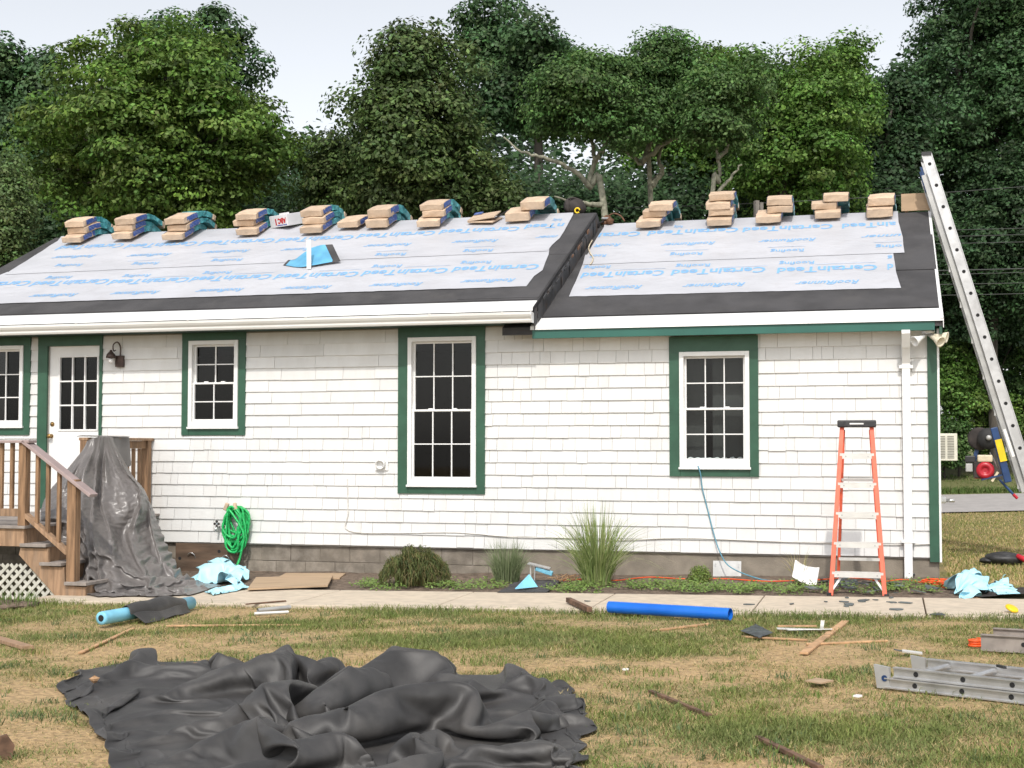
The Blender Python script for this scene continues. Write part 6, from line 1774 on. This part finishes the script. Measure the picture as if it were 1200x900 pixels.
ok = g.random(len(X)) < dens
X, Y, e, G, tuft = X[ok], Y[ok], e[ok], G[ok], tuft[ok]
ok = ~inside(X, Y, poly * .0 + poly) | (g.random(len(X)) < .0)
X, Y, e, G, tuft = X[ok], Y[ok], e[ok], G[ok], tuft[ok]
n = len(X)
green = np.clip(G * 1.25, 0, 1)
h = (.014 + .034 * green * (.6 + .8 * tuft) + .012 * g.random(n)) * g.uniform(.6, 1.4, n)
h = h * (1 + .35 * np.exp(-(e / .15) ** 2))
lean = np.clip(g.uniform(.2, 1.0, n) + .9 * (1 - green), 0, 1.9)
cA = np.array([.66, .49, .26]); cB = np.array([.48, .35, .175]); cG = np.array([.215, .25, .06]); cG2 = np.array([.16, .20, .075])
r_ = g.random((n, 1)); mixc = fbm(X * 2, Y * 2, 91)[:, None]
dry = cA * r_ + cB * (1 - r_); grn = cG * mixc + cG2 * (1 - mixc)
isg = (g.random(n) < np.clip(green * 1.1 + .06, 0, .95))[:, None]
col = np.where(isg, grn, dry) * (1 + g.normal(0, .16, (n, 1)))
flatb = ~isg[:, 0]; h = np.where(flatb, h * .9 + .012, h)
V1, T1, c1 = blades(X, Y, gz(X) - .008 + .012 * (fbm(X * 1.2, Y * 1.2, 2) - .5), h, lean, g.uniform(0, 6.28, n), .0034 + .0024 * g.random(n) * (1 + .7 * green), np.clip(col, .01, .7), g, single=flatb)
NT = 420
ty = 5.8 + 8.4 * g.random(NT) ** 1.1; tx = (g.random(NT) * 2 - 1) * (ty * .39)
okk = (edge_dist(tx, ty) > .05) & ~inside(tx, ty, poly); tx, ty = tx[okk], ty[okk]
tsz = g.uniform(.03, .11, len(tx)); cnt = (tsz * 420).astype(int) + 6; ti = np.repeat(np.arange(len(tx)), cnt)
wx2 = tx[ti] + g.normal(0, 1, len(ti)) * tsz[ti] * .8; wy2 = ty[ti] + g.normal(0, 1, len(ti)) * tsz[ti] * .6
tc = np.array([(.15, .22, .05), (.12, .17, .07), (.22, .26, .08), (.40, .32, .15)])[g.choice(4, len(tx), p=[.35, .3, .2, .15])][ti] * (1 + g.normal(0, .15, (len(ti), 1)))
Vt, Tt, ct = blades(wx2, wy2, gz(wx2) - .004, g.uniform(.025, .075, len(ti)), g.uniform(.3, 1.1, len(ti)), g.uniform(0, 6.28, len(ti)), .004 + .004 * g.random(len(ti)), np.clip(tc, .02, .7), g)
V1, T1, c1 = np.vstack([V1, Vt]), np.vstack([T1, Tt + len(V1)]), np.vstack([c1, ct])
# side lawn on the right, sparser and seen from far
NB2 = 26000
Y2 = 14.2 + 14.5 * g.random(NB2) ** 1.2; X2 = Y2 * g.uniform(.30, .40, NB2)
hh2 = (X2 - C0[0]) * E1[0] + (Y2 - C0[1]) * E1[1]; ok = (hh2 > .10) & (edge_dist(X2, Y2) < -1.35); X2, Y2 = X2[ok], Y2[ok]
n2 = len(X2); G2_ = np.clip(greenness(X2, Y2) + g.normal(0, .12, n2), 0, 1)
col2 = np.where((g.random(n2) < G2_ * .9)[:, None], cG, dry[:n2]) * (1 + g.normal(0, .15, (n2, 1)))
V2, T2, c2_ = blades(X2, Y2, gz(X2) - .005, .04 * g.uniform(.6, 1.5, n2) * (.6 + .6 * G2_), g.uniform(.2, 1, n2), g.uniform(0, 6.28, n2), np.full(n2, .008), np.clip(col2, .01, .7), g)
# verge across the road
NB3 = 9000
X3 = g.uniform(11, 19, NB3); Y3 = g.uniform(38.6, 43, NB3)
V3, T3, c3 = blades(X3, Y3, gz(X3) + np.clip(Y3 - 40.5, 0, 6) * .12 - .01, .16 * g.uniform(.5, 1.6, NB3), g.uniform(.2, 1, NB3), g.uniform(0, 6.28, NB3), np.full(NB3, .025), np.tile([.085, .14, .03], (NB3, 1)) * g.uniform(.7, 1.3, (NB3, 1)), g)
V = np.vstack([V1, V2, V3]); T = np.vstack([T1, T2 + len(V1), T3 + len(V1) + len(V2)]); c_ = np.vstack([c1, c2_, c3])
tag(link('grass', quad_mesh('grass', V, T, 'blade', False, c_)), 'patchy lawn grass, half dry and half green', 'grass', kind='stuff')
# ---- weeds creeping in the bed
pts = []; wcol = []
for (x0_, x1_, y_, n_) in ((415, 445, 689, 26), (440, 470, 692, 26), (500, 590, 690, 70), (640, 700, 693, 60), (735, 780, 690, 40), (780, 860, 693, 80), (860, 970, 694, 110), (990, 1100, 694, 60), (1035, 1100, 690, 40), (790, 830, 688, 20), (560, 600, 686, 20), (680, 720, 690, 20)):
    for k in range(n_):
        g_ = ground_at(g.uniform(x0_, x1_), y_ + g.normal(0, 2.4)); hh = W2H(g_)
        if hh[1] < -1.97 or hh[1] > -.05: continue
        m_ = 20
        if g.random() < .35: continue
        pts.append(np.array([g_[0], g_[1], gz(g_[0]) + .035]) + np.abs(g.normal(0, 1, (m_, 3))) * [0, 0, .028] + g.normal(0, .05, (m_, 3)) * [1, 1, 0])
pts = np.vstack(pts)
V, Q, cc = leaf_cloud(pts, np.tile([0, -.2, .8], (len(pts), 1)), (.034), (.17, .25, .065), g, aspect=.6, cvar=.22)
tag(link('bed_weeds', quad_mesh('bed_weeds', V, Q, 'leaf', False, cc)), 'low green weeds spreading over the bare bed', 'weeds', kind='stuff')
# ---- clumps of ornamental grass
def grass_clump(name, label, px, py, n, hmin, hmax, spread, width, cols, seed, curl=1.0, r0=.08, droop=1.0, segs=7, cat='grass clump'):
    g = np.random.default_rng(seed); c = ground_at(px, py)
    root = empty(name, (c[0], c[1], float(gz(c[0])) + .02), 0, label, cat)
    az = g.uniform(0, 6.283, n); h_ = g.uniform(hmin, hmax, n); ln = np.abs(g.normal(0, 1, n)) * spread; rr = r0 * np.sqrt(g.random(n))
    V = np.zeros((n, segs, 2, 3)); s = np.cos(az + g.normal(0, .5, n)); t = np.sin(az)
    face = g.uniform(0, 3.14, n)
    for k in range(segs):
        u = k / (segs - 1)
        out = rr + h_ * ln * u ** 1.7; z = h_ * (u - droop * ln * .55 * u ** 3)
        w = width * (1 - u) ** .7 * g.uniform(.8, 1.2) + .0006
        ctr = np.stack([out * np.cos(az), out * np.sin(az), np.maximum(z, -.01)], 1)
        wv = np.stack([np.cos(face) * w / 2, np.sin(face) * w / 2, np.zeros(n)], 1)
        V[:, k, 0] = ctr - wv; V[:, k, 1] = ctr + wv
    idx = np.arange(n * segs * 2).reshape(n, segs, 2)
    Q = np.stack([idx[:, :-1, 0], idx[:, :-1, 1], idx[:, 1:, 1], idx[:, 1:, 0]], -1).reshape(-1, 4)
    pick = g.integers(0, len(cols), n); cc = np.array(cols)[pick] * (1 + g.normal(0, .15, (n, 1)))
    cc = np.repeat(np.clip(cc, .01, .7), segs * 2, axis=0)
    link('blades', quad_mesh('blades', V.reshape(-1, 3), Q, 'blade', False, cc), root)
    m = MB(); m.add(*lump((0, 0, .0), (r0 * 1.1, r0 * 1.1, .05), 10, 5, seed, wob=.4)); m.build('crown_base', 'soil', root, smooth=True)
    return root
pal = [(.30, .36, .13), (.24, .31, .10), (.38, .40, .20), (.18, .25, .08)]
grass_clump('ornamental_grass', 'tall variegated ornamental grass clump before the wall', 700, 688, 620, .40, 1.02, .50, .011, pal, 1, r0=.15)
grass_clump('ornamental_grass', 'medium fine grey green grass clump beside the bracket', 594, 686, 700, .28, .56, .42, .006, [(.20, .24, .13), (.24, .28, .15), (.15, .20, .09)], 2, r0=.14)
grass_clump('dry_grass_tuft', 'thin straw coloured tuft holding the white paper', 937, 689, 60, .22, .48, .35, .006, [(.42, .36, .18), (.34, .33, .14)], 3, r0=.05)
# mop shaped shrub: threads arching out and hanging
def mop(label, px, py, hgt, rad, n, seed):
    g = np.random.default_rng(seed); c = ground_at(px, py)
    root = empty('mop_shrub', (c[0], c[1], float(gz(c[0])) + .02), 0, label, 'shrub')
    Vs = []; Qs = []; cs = []; segs = 6; base = 0
    az = g.uniform(0, 6.283, n); r = rad * np.sqrt(g.random(n)) ; z0 = hgt * np.sqrt(np.clip(1 - (r / rad) ** 2.6, 0, 1)) * g.uniform(.72, 1.12, n) * (.65 + .6 * vnoise(az * 2.2 + 5, r * 9, 3)) + .04
    V = np.zeros((n, segs, 2, 3)); face = g.uniform(0, 3.14, n); ln = hgt * g.uniform(.05, .5, n)
    for k in range(segs):
        u = k / (segs - 1)
        rr = r + rad * .22 * np.sin(u * 2.0) * (r / rad + .2); z = np.maximum(z0 + .04 * math.sin(u * 3) - ln * u ** 1.4, .0)
        w = .008 * (1 - u * .7)
        ctr = np.stack([rr * np.cos(az) + .01 * g.normal(0, 1, n), rr * np.sin(az), z], 1); wv = np.stack([np.cos(face) * w, np.sin(face) * w, np.zeros(n)], 1) / 1.4
        V[:, k, 0] = ctr - wv; V[:, k, 1] = ctr + wv
    idx = np.arange(n * segs * 2).reshape(n, segs, 2)
    Q = np.stack([idx[:, :-1, 0], idx[:, :-1, 1], idx[:, 1:, 1], idx[:, 1:, 0]], -1).reshape(-1, 4)
    cols = np.array([(.10, .13, .04), (.14, .155, .05), (.075, .10, .035), (.17, .14, .06)])[g.integers(0, 4, n)]
    link('threads', quad_mesh('threads', V.reshape(-1, 3), Q, 'blade', False, np.repeat(cols * (1 + g.normal(0, .15, (n, 1))), segs * 2, axis=0)), root)
    m = MB()
    for k in range(9):
        a = k * .7; m.tube(curve_pts([(0, 0, 0), (rad * .3 * math.cos(a), rad * .3 * math.sin(a), hgt * .55), (rad * .6 * math.cos(a), rad * .6 * math.sin(a), hgt * .85)], 4), .012, 5)
    m.build('stems', 'bark', root)
    return root
mp = mop('low shaggy olive shrub with drooping threads in the bed', 486, 687, .31, .33, 3000, 5)
gc = grass_clump('tmp', 'x', 486, 687, 520, .20, .46, .42, .009, [(.17, .19, .06), (.23, .22, .08), (.20, .16, .07), (.12, .15, .05)], 15, r0=.22)
for ch in list(gc.children):
    if ch.name.startswith('blades'): ch.parent = mp; ch.name = 'upright_sprays'
    else: bpy.data.objects.remove(ch)
bpy.data.objects.remove(gc)
# small round shrub
P_ = ground_at(820, 685); gg = np.random.default_rng(8)
root = empty('small_shrub', (P_[0], P_[1], float(gz(P_[0])) + .02), 0, 'small round yellow green shrub under the right window', 'shrub')
dd = gg.normal(0, 1, (1700, 3)); dd[:, 2] = np.abs(dd[:, 2]); dd /= np.linalg.norm(dd, axis=1, keepdims=True)
C = dd * gg.uniform(.5, 1.0, (1700, 1)) * [.15, .15, .20] + [0, 0, .01]
V, Q, cc = leaf_cloud(C, dd, .036, (.16, .22, .05), gg, aspect=.3, up=.3)
link('foliage', quad_mesh('foliage', V, Q, 'leaf', False, cc), root)
m = MB()
for k in range(6): m.tube([(0, 0, 0), (.06 * math.cos(k), .06 * math.sin(k), .14)], .006, 5)
m.build('stems', 'bark', root)
# green weeds at the lattice foot
P_ = ground_at(15, 708)
grass_clump('grass_tuft', 'green grass tuft growing against the lattice skirt', 14, 712, 160, .08, .2, .3, .007, [(.10, .17, .035), (.13, .20, .05)], 9, r0=.25)
